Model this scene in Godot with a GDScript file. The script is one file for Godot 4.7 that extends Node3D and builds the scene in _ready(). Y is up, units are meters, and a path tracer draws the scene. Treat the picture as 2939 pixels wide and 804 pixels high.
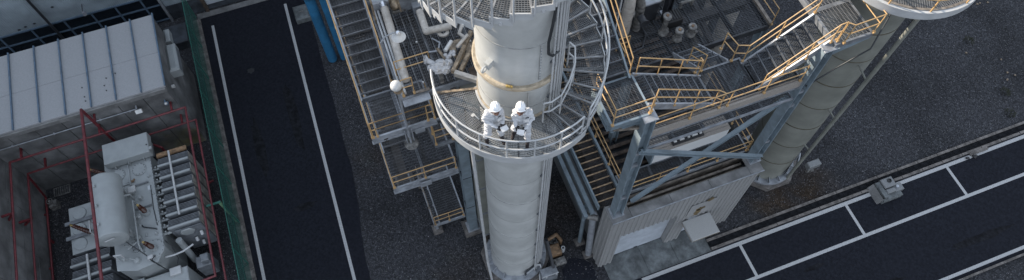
extends Node3D
# Industrial yard seen from above. X runs along the car road, Z along the lane by the fence; the chimney stands at the origin.

const F := 2081.46
const EYE_H := 27.8
const TILT := 1.09028
const TURN := 0.357792
var used := {}
var M := {}
var rng := RandomNumberGenerator.new()

# ---------------------------------------------------------------- mesh building
class MB:
	var v := PackedVector3Array()
	var n := PackedVector3Array()
	var c := PackedColorArray()
	var i := PackedInt32Array()
	var tint := Color(1, 1, 1)
	func quad(a: Vector3, b: Vector3, d: Vector3, e: Vector3, nn := Vector3.ZERO) -> void:
		var f := (d - a).cross(b - a)
		if f.length_squared() < 1e-14: f = (e - a).cross(d - a)
		var k := v.size()
		if nn == Vector3.ZERO: nn = f.normalized()
		v.append_array([a, b, d, e]); n.append_array([nn, nn, nn, nn]); c.append_array([tint, tint, tint, tint])
		if f.dot(nn) >= 0: i.append_array([k, k + 1, k + 2, k, k + 2, k + 3])
		else: i.append_array([k, k + 2, k + 1, k, k + 3, k + 2])
	func bx(at: Vector3, s: Vector3, b := Basis()) -> MB:
		var x := b.x * s.x * 0.5
		var y := b.y * s.y * 0.5
		var z := b.z * s.z * 0.5
		quad(at + y - x - z, at + y + x - z, at + y + x + z, at + y - x + z, b.y)
		quad(at - y - x - z, at - y + x - z, at - y + x + z, at - y - x + z, -b.y)
		quad(at + x - y - z, at + x + y - z, at + x + y + z, at + x - y + z, b.x)
		quad(at - x - y - z, at - x + y - z, at - x + y + z, at - x - y + z, -b.x)
		quad(at + z - x - y, at + z + x - y, at + z + x + y, at + z - x + y, b.z)
		quad(at - z - x - y, at - z + x - y, at - z + x + y, at - z - x + y, -b.z)
		return self
	func span(x0: float, x1: float, y0: float, y1: float, z0: float, z1: float) -> MB:
		return bx(Vector3((x0 + x1) / 2, (y0 + y1) / 2, (z0 + z1) / 2), Vector3(x1 - x0, y1 - y0, z1 - z0))
	func block(x0: float, x1: float, y0: float, y1: float, z0: float, z1: float, e := 0.02) -> MB:   # box with chamfered upper edges
		span(x0, x1, y0, y1 - e, z0, z1)
		var a := [Vector3(x0, y1 - e, z0), Vector3(x1, y1 - e, z0), Vector3(x1, y1 - e, z1), Vector3(x0, y1 - e, z1)]
		var t := [Vector3(x0 + e, y1, z0 + e), Vector3(x1 - e, y1, z0 + e), Vector3(x1 - e, y1, z1 - e), Vector3(x0 + e, y1, z1 - e)]
		var out := [Vector3(0, 1, -1), Vector3(1, 1, 0), Vector3(0, 1, 1), Vector3(-1, 1, 0)]
		for k in 4: quad(a[k], a[(k + 1) % 4], t[(k + 1) % 4], t[k], out[k].normalized())
		quad(t[0], t[1], t[2], t[3], Vector3.UP)
		return self
	func bar(p: Vector3, q: Vector3, w: float, h: float, up := Vector3.UP) -> MB:   # box along p-q, w across, h along up
		var d := (q - p)
		var z := d.normalized()
		var x := up.cross(z)
		if x.length() < 1e-3: x = Vector3.RIGHT.cross(z)
		x = x.normalized()
		return bx((p + q) / 2, Vector3(w, h, d.length()), Basis(x, z.cross(x), z))
	func hbeam(p: Vector3, q: Vector3, w: float, h: float, t := 0.025, up := Vector3.UP) -> MB:  # I section: two flanges and a web
		var z := (q - p).normalized()
		var x := up.cross(z)
		if x.length() < 1e-3: x = Vector3.RIGHT.cross(z)
		x = x.normalized()
		var y := z.cross(x)
		bar(p + y * (h - t) / 2, q + y * (h - t) / 2, w, t, y)
		bar(p - y * (h - t) / 2, q - y * (h - t) / 2, w, t, y)
		bar(p, q, t, h - 2 * t, y)
		return self
	func tube(p: Vector3, q: Vector3, r: float, r2 := -1.0, seg := 10, caps := true) -> MB:
		if r2 < 0: r2 = r
		var z := (q - p).normalized()
		var x := Vector3.UP.cross(z)
		if x.length() < 1e-3: x = Vector3.RIGHT.cross(z)
		x = x.normalized()
		var y := z.cross(x)
		var k := v.size()
		for j in seg + 1:
			var d := x * cos(TAU * j / seg) + y * sin(TAU * j / seg)
			v.append_array([p + d * r, q + d * r2]); n.append_array([d, d]); c.append_array([tint, tint])
		for j in seg:
			var b := k + j * 2
			i.append_array([b, b + 1, b + 3, b, b + 3, b + 2])
		if caps:
			for s in 2:
				var o := p if s == 0 else q
				var rr := r if s == 0 else r2
				var nn := -z if s == 0 else z
				var k2 := v.size()
				v.append(o); n.append(nn); c.append(tint)
				for j in seg + 1: 
					v.append(o + (x * cos(TAU * j / seg) + y * sin(TAU * j / seg)) * rr); n.append(nn); c.append(tint)
				for j in seg:
					if s == 0: i.append_array([k2, k2 + 1 + j, k2 + 2 + j])
					else: i.append_array([k2, k2 + 2 + j, k2 + 1 + j])
		return self
	func ball(o: Vector3, r: float, seg := 10, squash := Vector3.ONE) -> MB:
		var k := v.size()
		var rows := seg / 2
		for a in rows + 1:
			for j in seg + 1:
				var ph := PI * a / rows
				var d := Vector3(sin(ph) * cos(TAU * j / seg), cos(ph), sin(ph) * sin(TAU * j / seg))
				v.append(o + d * r * squash); n.append((d / squash).normalized()); c.append(tint)
		for a in rows:
			for j in seg:
				var b := k + a * (seg + 1) + j
				i.append_array([b, b + seg + 2, b + 1, b, b + seg + 1, b + seg + 2])
		return self
	func path(pts: Array, r: float, seg := 8) -> MB:      # tube through points with ball joints
		for k in pts.size() - 1:
			tube(pts[k], pts[k + 1], r, r, seg)
			if k > 0: ball(pts[k], r * 1.01, seg)
		return self
	func lathe(prof: Array, at := Vector3.ZERO, seg := 32, a0 := 0.0, a1 := TAU, b := Basis()) -> MB:   # prof: Vector2(radius, height)
		for q in prof.size() - 1:
			var p0: Vector2 = prof[q]
			var p1: Vector2 = prof[q + 1]
			var t := (p1 - p0).normalized()
			var k := v.size()
			for j in seg + 1:
				var w := a0 + (a1 - a0) * j / seg
				var d := Vector3(cos(w), 0, sin(w))
				v.append_array([at + b * (d * p0.x + Vector3.UP * p0.y), at + b * (d * p1.x + Vector3.UP * p1.y)])
				var nn := b * (d * t.y - Vector3.UP * t.x)
				n.append_array([nn, nn]); c.append_array([tint, tint])
			for j in seg:
				var o := k + j * 2
				i.append_array([o, o + 3, o + 1, o, o + 2, o + 3])
		return self
	func poly(pts: Array, y0: float, y1: float) -> MB:    # extruded convex outline, Vector2(x, z)
		var m := Vector2.ZERO
		for p in pts: m += p
		m /= pts.size()
		for k in pts.size():
			var a: Vector2 = pts[k]
			var b: Vector2 = pts[(k + 1) % pts.size()]
			var o := Vector3(b.y - a.y, 0, a.x - b.x).normalized()
			if o.dot(Vector3((a + b).x / 2 - m.x, 0, (a + b).y / 2 - m.y)) < 0: o = -o
			quad(Vector3(a.x, y0, a.y), Vector3(b.x, y0, b.y), Vector3(b.x, y1, b.y), Vector3(a.x, y1, a.y), o)
			quad(Vector3(a.x, y1, a.y), Vector3(b.x, y1, b.y), Vector3(m.x, y1, m.y), Vector3(m.x, y1, m.y), Vector3.UP)
			quad(Vector3(a.x, y0, a.y), Vector3(b.x, y0, b.y), Vector3(m.x, y0, m.y), Vector3(m.x, y0, m.y), Vector3.DOWN)
		return self
	func quad_sheet(a: Vector3, b: Vector3, d: Vector3, e: Vector3) -> MB:    # one woven sheet
		quad(a, b, d, e)
		return self
	func mesh() -> ArrayMesh:
		var a := []
		a.resize(Mesh.ARRAY_MAX)
		a[Mesh.ARRAY_VERTEX] = v; a[Mesh.ARRAY_NORMAL] = n; a[Mesh.ARRAY_COLOR] = c; a[Mesh.ARRAY_INDEX] = i
		var m := ArrayMesh.new()
		m.add_surface_from_arrays(Mesh.PRIMITIVE_TRIANGLES, a)
		return m

func mb() -> MB: return MB.new()

# ---------------------------------------------------------------- pixel of the photograph (2939 x 804) to a point at a known height
func px(u: float, v: float, h: float) -> Vector3:
	var dx := (u - 1469.5) / F
	var dy := -(v - 402.0) / F
	var cp := cos(TILT)
	var sp := sin(TILT)
	var r := Vector3(dx, cp * dy - sp, -sp * dy - cp)
	var t := (h - EYE_H) / r.y
	var qx := r.x * t - 0.147
	var qz := r.z * t + 9.3
	return Vector3(qx * cos(TURN) - qz * sin(TURN), h, qx * sin(TURN) + qz * cos(TURN))

# ---------------------------------------------------------------- things, parts, labels
func numbered(parent: Node, called: String) -> String:
	var key := str(parent.get_instance_id()) + called
	var k: int = used.get(key, 0)
	used[key] = k + 1
	return called if k == 0 else "%s_%03d" % [called, k]

func gpos(p: Node) -> Vector3:
	var s := Vector3.ZERO
	while p != self and p is Node3D:
		s += p.position
		p = p.get_parent()
	return s

func tag(o: Node, label: String, category: String, group := "") -> Node:
	o.set_meta("label", label); o.set_meta("category", category)
	if group != "": o.set_meta("group", group)
	return o

func thing(called: String, at: Vector3, label: String, category: String, group := "") -> Node3D:
	var o := Node3D.new()
	o.name = numbered(self, called)
	add_child(o)
	o.position = at
	tag(o, label, category, group)
	return o

func put(m: MB, called: String, mat: Material, parent: Node = self) -> MeshInstance3D:
	return inst(m.mesh(), called, mat, parent, Vector3.ZERO)

func inst(mesh: Mesh, called: String, mat: Material, parent: Node, at: Vector3, b := Basis()) -> MeshInstance3D:
	var o := MeshInstance3D.new()
	o.mesh = mesh
	o.material_override = mat
	o.name = numbered(parent, called)
	parent.add_child(o)
	o.transform = Transform3D(b, at - gpos(parent))
	return o

func struct(m: MB, called: String, mat: Material) -> MeshInstance3D:
	var o := put(m, called, mat)
	o.set_meta("kind", "structure")
	return o

func stuff(o: Node) -> Node:
	o.set_meta("kind", "stuff")
	return o

# ---------------------------------------------------------------- materials
var noise_cache := {}
func noise_tex(kind: String, lo: float, hi: float, size := 512) -> NoiseTexture2D:
	var key := kind + str(lo) + "_" + str(hi)
	if noise_cache.has(key): return noise_cache[key]
	var f := FastNoiseLite.new()
	f.seed = 7 + noise_cache.size()
	var g := Gradient.new()
	g.colors = PackedColorArray([Color(lo, lo, lo), Color(hi, hi, hi)])
	g.offsets = PackedFloat32Array([0.15, 0.85])
	match kind:
		"blotch":
			f.noise_type = FastNoiseLite.TYPE_SIMPLEX_SMOOTH; f.frequency = 0.008; f.fractal_octaves = 6; f.fractal_gain = 0.62
		"fine":
			f.noise_type = FastNoiseLite.TYPE_VALUE_CUBIC; f.frequency = 0.11; f.fractal_octaves = 4; f.fractal_gain = 0.8
		"pebble":
			f.noise_type = FastNoiseLite.TYPE_CELLULAR; f.frequency = 0.10; f.cellular_return_type = FastNoiseLite.RETURN_CELL_VALUE; f.fractal_octaves = 2; f.fractal_gain = 0.9
			g.colors = PackedColorArray([Color(lo, lo, lo), Color(lerpf(lo, hi, 0.22), lerpf(lo, hi, 0.22), lerpf(lo, hi, 0.24)), Color(lerpf(lo, hi, 0.45), lerpf(lo, hi, 0.45), lerpf(lo, hi, 0.47)), Color(hi, hi, hi)])
			g.offsets = PackedFloat32Array([0.05, 0.5, 0.85, 1.0])
	var t := NoiseTexture2D.new()
	t.width = size; t.height = size; t.seamless = true; t.noise = f; t.color_ramp = g
	noise_cache[key] = t
	return t

# a painted, cast or rolled surface: linear colour, roughness, metal, patchiness of the colour and metres per repeat
func mat(key: String, col: Color, rough := 0.6, metal := 0.0, vary := 0.25, period := 3.0, kind := "blotch") -> StandardMaterial3D:
	var m := StandardMaterial3D.new()
	m.albedo_color = col.linear_to_srgb()
	m.roughness = rough; m.metallic = metal
	if vary > 0:
		m.albedo_texture = noise_tex(kind, 1.0 - vary, 1.0)
		m.uv1_triplanar = true; m.uv1_world_triplanar = true
		m.uv1_scale = Vector3.ONE / period
	M[key] = m
	return m

func c3(r: float, g: float, b: float) -> Color: return Color(r, g, b)

func make_materials() -> void:
	var gv := mat("gravel", c3(0.158, 0.162, 0.172), 0.95, 0, 0.66, 2.6, "pebble")
	gv.vertex_color_use_as_albedo = true
	gv.metallic_specular = 0.25
	mat("asphalt", c3(0.0165, 0.0182, 0.0245), 0.92, 0, 0.28, 4.0, "fine").metallic_specular = 0.2
	mat("asphalt_worn", c3(0.0175, 0.0185, 0.0225), 0.9, 0, 0.4, 1.5).metallic_specular = 0.2
	mat("oil_stain", c3(0.0075, 0.008, 0.010), 0.6, 0, 0.4, 0.8)
	mat("paint_line", c3(0.50, 0.505, 0.51), 0.8, 0, 0.4, 0.7, "fine")
	mat("concrete", c3(0.19, 0.19, 0.19), 0.9, 0, 0.3, 4.0)
	mat("concrete_wall", c3(0.17, 0.172, 0.175), 0.9, 0, 0.38, 7.0).vertex_color_use_as_albedo = true
	mat("concrete_roof", c3(0.262, 0.268, 0.278), 0.9, 0, 0.08, 2.0, "fine")
	mat("kerb", c3(0.17, 0.155, 0.145), 0.95, 0, 0.4, 2.0)
	mat("apron", c3(0.145, 0.16, 0.165), 0.85, 0, 0.4, 3.0)
	mat("stack", c3(0.425, 0.435, 0.425), 0.42, 0, 0.12, 4.0)
	mat("stack_b", c3(0.205, 0.21, 0.185), 0.5, 0, 0.16, 4.0)
	mat("flange", c3(0.46, 0.39, 0.29), 0.6, 0, 0.3, 1.0)
	mat("rail_grey", c3(0.42, 0.43, 0.435), 0.45, 0, 0.12, 2.0)
	mat("grating", c3(0.28, 0.285, 0.29), 0.5, 0.3, 0.25, 2.0)
	mat("grating_dark", c3(0.11, 0.12, 0.135), 0.55, 0.3, 0.3, 2.0)
	mat("grating_tower", c3(0.15, 0.155, 0.165), 0.55, 0.3, 0.3, 2.0)
	mat("orange", c3(0.46, 0.295, 0.135), 0.45, 0, 0.15, 1.5)
	mat("steel_blue", c3(0.20, 0.25, 0.285), 0.5, 0.1, 0.2, 3.0)
	mat("galv", c3(0.33, 0.35, 0.38), 0.45, 0.25, 0.25, 2.0)
	mat("beam_grey", c3(0.20, 0.215, 0.235), 0.55, 0.1, 0.3, 2.0)
	mat("front_tan", c3(0.30, 0.27, 0.24), 0.6, 0, 0.2, 1.0, "fine")
	mat("dark_beam", c3(0.075, 0.07, 0.068), 0.6, 0.1, 0.3, 1.0)  # beam steel toned down; under-deck shade is in this colour
	mat("beam_tan", c3(0.25, 0.215, 0.18), 0.6, 0, 0.4, 1.6)
	mat("rust_steel", c3(0.085, 0.06, 0.045), 0.8, 0, 0.5, 1.5)
	mat("clad", c3(0.265, 0.265, 0.262), 0.5, 0.05, 0.10, 2.0, "fine")
	mat("canopy_sheet", c3(0.30, 0.302, 0.296), 0.5, 0.05, 0.1, 1.0, "fine")
	mat("mid_grey", c3(0.17, 0.178, 0.182), 0.6, 0.05, 0.2, 0.8, "fine")
	mat("walk_bar", c3(0.36, 0.25, 0.15), 0.5, 0.1, 0.3, 0.7)  # tan bars lightened; the warm light on them is in the colour
	mat("tread", c3(0.20, 0.205, 0.21), 0.5, 0.3, 0.25, 2.0)
	mat("weld", c3(0.35, 0.355, 0.345), 0.6, 0, 0.3, 1.5)
	mat("weld_b", c3(0.12, 0.105, 0.07), 0.7, 0, 0.4, 1.5)
	mat("clad_blue", c3(0.37, 0.43, 0.47), 0.5, 0.1, 0.2, 5.0)
	mat("shutter", c3(0.42, 0.455, 0.50), 0.5, 0.05, 0.12, 3.0)
	mat("dark_wall", c3(0.055, 0.065, 0.08), 0.6, 0, 0.4, 3.0)
	mat("frame_blue", c3(0.10, 0.15, 0.21), 0.5, 0.1, 0.2, 2.0)
	mat("trafo", c3(0.275, 0.295, 0.30), 0.42, 0.05, 0.07, 2.5)
	mat("trafo_fin", c3(0.165, 0.178, 0.195), 0.5, 0.05, 0.25, 2.0)
	mat("trafo_side", c3(0.27, 0.255, 0.23), 0.55, 0, 0.35, 2.0)
	mat("porcelain", c3(0.055, 0.017, 0.010), 0.18, 0, 0.2, 1.0)
	mat("brass", c3(0.42, 0.30, 0.12), 0.35, 0.6, 0.2, 1.0)
	mat("red_pipe", c3(0.145, 0.019, 0.026), 0.45, 0, 0.35, 1.0)
	mat("blue_pipe", c3(0.028, 0.15, 0.29), 0.45, 0, 0.2, 4.0)
	mat("net_post", c3(0.16, 0.30, 0.17), 0.6, 0, 0.3, 0.8)
	mat("green_frame", c3(0.022, 0.13, 0.10), 0.6, 0, 0.2, 2.0)
	mat("insulation", c3(0.44, 0.41, 0.37), 0.5, 0.1, 0.22, 1.2)
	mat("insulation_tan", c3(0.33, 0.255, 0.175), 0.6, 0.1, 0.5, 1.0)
	mat("foil", c3(0.58, 0.58, 0.59), 0.4, 0.2, 0.4, 0.35, "fine")
	mat("cast", c3(0.24, 0.235, 0.225), 0.6, 0.1, 0.5, 0.8)
	mat("drain_dark", c3(0.022, 0.023, 0.026), 0.95, 0, 0.3, 1.0).metallic_specular = 0.15
	mat("dark_metal", c3(0.04, 0.043, 0.05), 0.5, 0.2, 0.3, 2.0)
	mat("black_rubber", c3(0.018, 0.018, 0.02), 0.6, 0, 0.2, 1.0)
	mat("tan_machine", c3(0.28, 0.17, 0.09), 0.6, 0, 0.4, 0.8)
	mat("lamp_white", c3(0.50, 0.50, 0.49), 0.35, 0, 0.12, 1.0)
	mat("white_paint", c3(0.62, 0.63, 0.63), 0.5, 0, 0.06, 1.0, "fine")
	mat("sign_face", c3(0.42, 0.45, 0.47), 0.4, 0, 0.15, 1.0)
	mat("chrome", c3(0.6, 0.62, 0.66), 0.2, 0.9, 0.1, 1.0)
	mat("cloth", c3(0.47, 0.48, 0.50), 0.9, 0, 0.07, 0.4).vertex_color_use_as_albedo = true
	M.cloth.rim_enabled = true; M.cloth.rim = 0.25
	mat("hat", c3(0.66, 0.67, 0.68), 0.3, 0, 0.0)
	mat("glove", c3(0.016, 0.013, 0.014), 0.7, 0, 0.2, 0.3)
	mat("paper", c3(0.62, 0.62, 0.62), 0.8, 0, 0.05, 0.3)
	mat("yellow_bolt", c3(0.45, 0.32, 0.10), 0.5, 0.1, 0.4, 0.5)
	mat("cable", c3(0.02, 0.023, 0.026), 0.5, 0, 0.0)
	mat("weed", c3(0.035, 0.04, 0.018), 0.9, 0, 0.3, 0.3)
	mat("rust_stain", c3(0.19, 0.135, 0.06), 0.85, 0, 0.5, 0.8)
	var gl := StandardMaterial3D.new()
	gl.albedo_color = Color(0.10, 0.13, 0.16, 0.72); gl.transparency = BaseMaterial3D.TRANSPARENCY_ALPHA; gl.roughness = 0.06
	M["glass"] = gl
	var ms := StandardMaterial3D.new()      # fine green windbreak net
	ms.albedo_color = Color(0.11, 0.32, 0.29, 0.6); ms.transparency = BaseMaterial3D.TRANSPARENCY_ALPHA; ms.roughness = 0.9
	M["net"] = ms
	var st := StandardMaterial3D.new()
	st.roughness = 0.9; st.vertex_color_use_as_albedo = true
	M["stone"] = st

# ---------------------------------------------------------------- camera, sky, sun
var warehouse_top := 19.5
func make_light_and_camera() -> void:
	var cam := Camera3D.new()
	cam.name = "camera"
	add_child(cam)
	cam.position = Vector3(-3.392, EYE_H, 8.663)
	cam.rotation = Vector3(-TILT, -TURN, 0)
	cam.fov = 21.8623
	cam.far = 2000.0
	cam.current = true
	var env := Environment.new()
	env.background_mode = Environment.BG_SKY
	var sk := ProceduralSkyMaterial.new()
	sk.sky_top_color = Color(0.635, 0.68, 0.745)
	sk.sky_horizon_color = Color(0.805, 0.83, 0.865)
	sk.sky_curve = 0.25
	sk.ground_bottom_color = Color(0.16, 0.17, 0.18)
	sk.ground_horizon_color = Color(0.45, 0.48, 0.52)
	sk.sun_angle_max = 2.0
	sk.energy_multiplier = 1.0
	var sky := Sky.new()
	sky.sky_material = sk
	env.sky = sky
	env.tonemap_mode = Environment.TONE_MAPPER_LINEAR
	env.tonemap_exposure = 2.72
	env.sdfgi_enabled = true; env.ssao_enabled = true; env.ssil_enabled = true
	var we := WorldEnvironment.new()
	we.name = "world_environment"
	we.environment = env
	add_child(we)
	var sun := DirectionalLight3D.new()
	sun.name = "sun"
	add_child(sun)
	var to_sun := Vector3(-0.70 * cos(0.36), sin(0.36), -0.71 * cos(0.36)).normalized()
	sun.look_at_from_position(to_sun * 50, Vector3.ZERO, Vector3.UP)
	sun.light_energy = 1.22
	sun.light_color = Color(1.0, 0.945, 0.87)
	sun.light_angular_distance = 0.8
	sun.shadow_enabled = true

# ---------------------------------------------------------------- grating, stairs, railings
# bearing bars along X (or Z) and thinner cross bars over a rectangle, top face at y
func grate(g: MB, x0: float, x1: float, z0: float, z1: float, y: float, along_z := false, pitch := 0.045, cross := 0.1, t := 0.007) -> MB:
	var a := z0 if not along_z else x0
	var b := z1 if not along_z else x1
	var k := int((b - a) / pitch)
	for j in k + 1:
		var q := a + (b - a) * j / maxi(k, 1)
		if along_z: g.span(q - t / 2, q + t / 2, y - 0.03, y, x0 if false else z0, z1)
		else: g.span(x0, x1, y - 0.03, y, q - t / 2, q + t / 2)
	a = x0 if not along_z else z0
	b = x1 if not along_z else z1
	k = int((b - a) / cross)
	for j in k + 1:
		var q := a + (b - a) * j / maxi(k, 1)
		if along_z: g.span(x0, x1, y - 0.012, y - 0.001, q - 0.004, q + 0.004)
		else: g.span(q - 0.004, q + 0.004, y - 0.012, y - 0.001, z0, z1)
	return g

# pie slice of grating between two radii, centred on angle w about the axis of the chimney at o
func grate_slice(g: MB, o: Vector3, w: float, half: float, r0: float, r1: float, pitch := 0.042, cross := 0.06, t := 0.008) -> MB:
	var d := Vector3(cos(w), 0, -sin(w))
	var s := Vector3(sin(w), 0, cos(w))
	var k := int((r1 - r0) / pitch)
	for j in k:
		var y := r0 + (r1 - r0) * (j + 0.5) / k
		var hw := minf(y * tan(half), sqrt(maxf(r1 * r1 - y * y, 0.0)))
		if hw > 0.02: g.bar(o + d * y - s * hw - Vector3.UP * 0.015, o + d * y + s * hw - Vector3.UP * 0.015, t, 0.03)
	var m := int(r1 * sin(half) / cross)
	for j in range(-m, m + 1):
		var x := j * cross
		var ya := maxf(r0, absf(x) / tan(half))
		var yb := sqrt(maxf(r1 * r1 - x * x, 0.0))
		if yb - ya > 0.05: g.bar(o + d * ya + s * x - Vector3.UP * 0.008, o + d * yb + s * x - Vector3.UP * 0.008, 0.009, 0.012)
	return g

func deck(parent: Node, x0: float, x1: float, z0: float, z1: float, y: float, gm: Material, fm: Material, along_z := false, edge := 0.2, pitch := 0.045) -> MeshInstance3D:
	var f := mb()
	f.span(x0, x1, y - edge, y - 0.002, z1, z1 + 0.06); f.span(x0, x1, y - edge, y - 0.002, z0 - 0.06, z0)
	f.span(x0 - 0.06, x0, y - edge, y - 0.002, z0 - 0.06, z1 + 0.06); f.span(x1, x1 + 0.06, y - edge, y - 0.002, z0 - 0.06, z1 + 0.06)
	var k := int((x1 - x0) / 1.2)
	for j in range(1, k + 1):
		var x := x0 + (x1 - x0) * j / (k + 1)
		f.span(x - 0.04, x + 0.04, y - edge, y - 0.035, z0, z1)
	var o := put(f, "deck_frame", fm, parent)
	var g := put(grate(mb(), x0, x1, z0, z1, y, along_z, pitch), "grating", gm, o)
	stuff(g)
	return o

func railing(parent: Node, pts: Array, h: float, m: Material, gap := 1.2, r := 0.017, called := "railing") -> MeshInstance3D:
	var o: MeshInstance3D = null
	for lift in [h, h * 0.52]:
		var l := []
		for p in pts: l.append(p + Vector3.UP * lift)
		var q := put(mb().path(l, r, 7), called if o == null else "mid_rail", m, parent if o == null else o)
		if o == null: o = q
	var post := mb().tube(Vector3.ZERO, Vector3.UP * h, r * 0.95, -1.0, 7).bx(Vector3(0, 0.03, 0), Vector3(0.07, 0.06, 0.07)).mesh()
	for k in pts.size() - 1:
		var n := maxi(1, int(round((pts[k + 1] - pts[k]).length() / gap)))
		for j in n: inst(post, "post", m, o, pts[k].lerp(pts[k + 1], float(j) / n))
	inst(post, "post", m, o, pts[-1])
	return o

# straight flight: a at the lower nosing line, b at the upper landing edge, both at the middle of the width
func stair(parent: Node, a: Vector3, b: Vector3, width: float, n: int, gm: Material, sm: Material, called := "stair") -> Node3D:
	var o := Node3D.new()
	o.name = numbered(parent, called)
	parent.add_child(o)
	o.position = a - gpos(parent)
	var run := Vector3(b.x - a.x, 0, b.z - a.z)
	var d := run.normalized()
	var s := Vector3.UP.cross(d).normalized()
	var go := run.length() / n
	var g := mb()
	grate(g, -width / 2, width / 2, -go * 0.55, go * 0.5, 0, false, 0.04, 0.08)
	g.span(-width / 2, width / 2, -0.05, 0.003, -go * 0.55 - 0.035, -go * 0.55)
	g.span(-width / 2, -width / 2 + 0.02, -0.06, -0.002, -go * 0.55, go * 0.5)
	g.span(width / 2 - 0.02, width / 2, -0.06, -0.002, -go * 0.55, go * 0.5)
	var mesh := g.mesh()
	for k in range(1, n):
		inst(mesh, "tread", gm, o, a.lerp(b, (k - 0.0) / n), Basis(s, Vector3.UP, d))
	for e in [-1, 1]:
		var off: Vector3 = s * (width / 2 + 0.03) * e - Vector3.UP * 0.06
		put(mb().bar(a + off, b + off, 0.05, 0.24), "stringer", sm, o)
	return o

# ribbed sheet on a plane: from p along u (horizontal) by len, up to height, ribs of the given pitch standing proud along nrm
func ribbed(p: Vector3, u: Vector3, nrm: Vector3, wid: float, hgt: float, pitch: float, depth: float) -> MB:
	var m := mb()
	var k := maxi(1, int(round(wid / pitch)))
	var w := wid / k
	for j in k:
		var o := p + u * w * j
		var q := [Vector2(0, 0), Vector2(0.45, 0), Vector2(0.55, 1), Vector2(0.9, 1), Vector2(1, 0)]
		for e in 4:
			var a: Vector3 = o + u * w * q[e].x + nrm * depth * q[e].y
			var b: Vector3 = o + u * w * q[e + 1].x + nrm * depth * q[e + 1].y
			var nn := (b - a).normalized().cross(Vector3.UP)
			if nn.dot(nrm) < 0: nn = -nn
			m.quad(a, b, b + Vector3.UP * hgt, a + Vector3.UP * hgt, nn)
	return m

func _ready() -> void:
	rng.seed = 20240
	make_light_and_camera()
	make_materials()
	make_ground()
	make_warehouse()
	make_transformer_house()
	make_chimney(Vector3.ZERO, "stack", "pale grey steel chimney ringed by the round walkway with two workers", true)
	make_chimney(Vector3(11.3, 0, -0.2), "stack_b", "greenish grey steel chimney standing beside the gravel yard", false)
	make_round_walkway()
	make_far_walkway()
	make_left_tower()
	make_process_building()
	make_upper_decks()
	make_fence()
	make_transformer()
	make_fire_pipes()
	make_deck_machines()
	make_ground_items()
	make_people()


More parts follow.
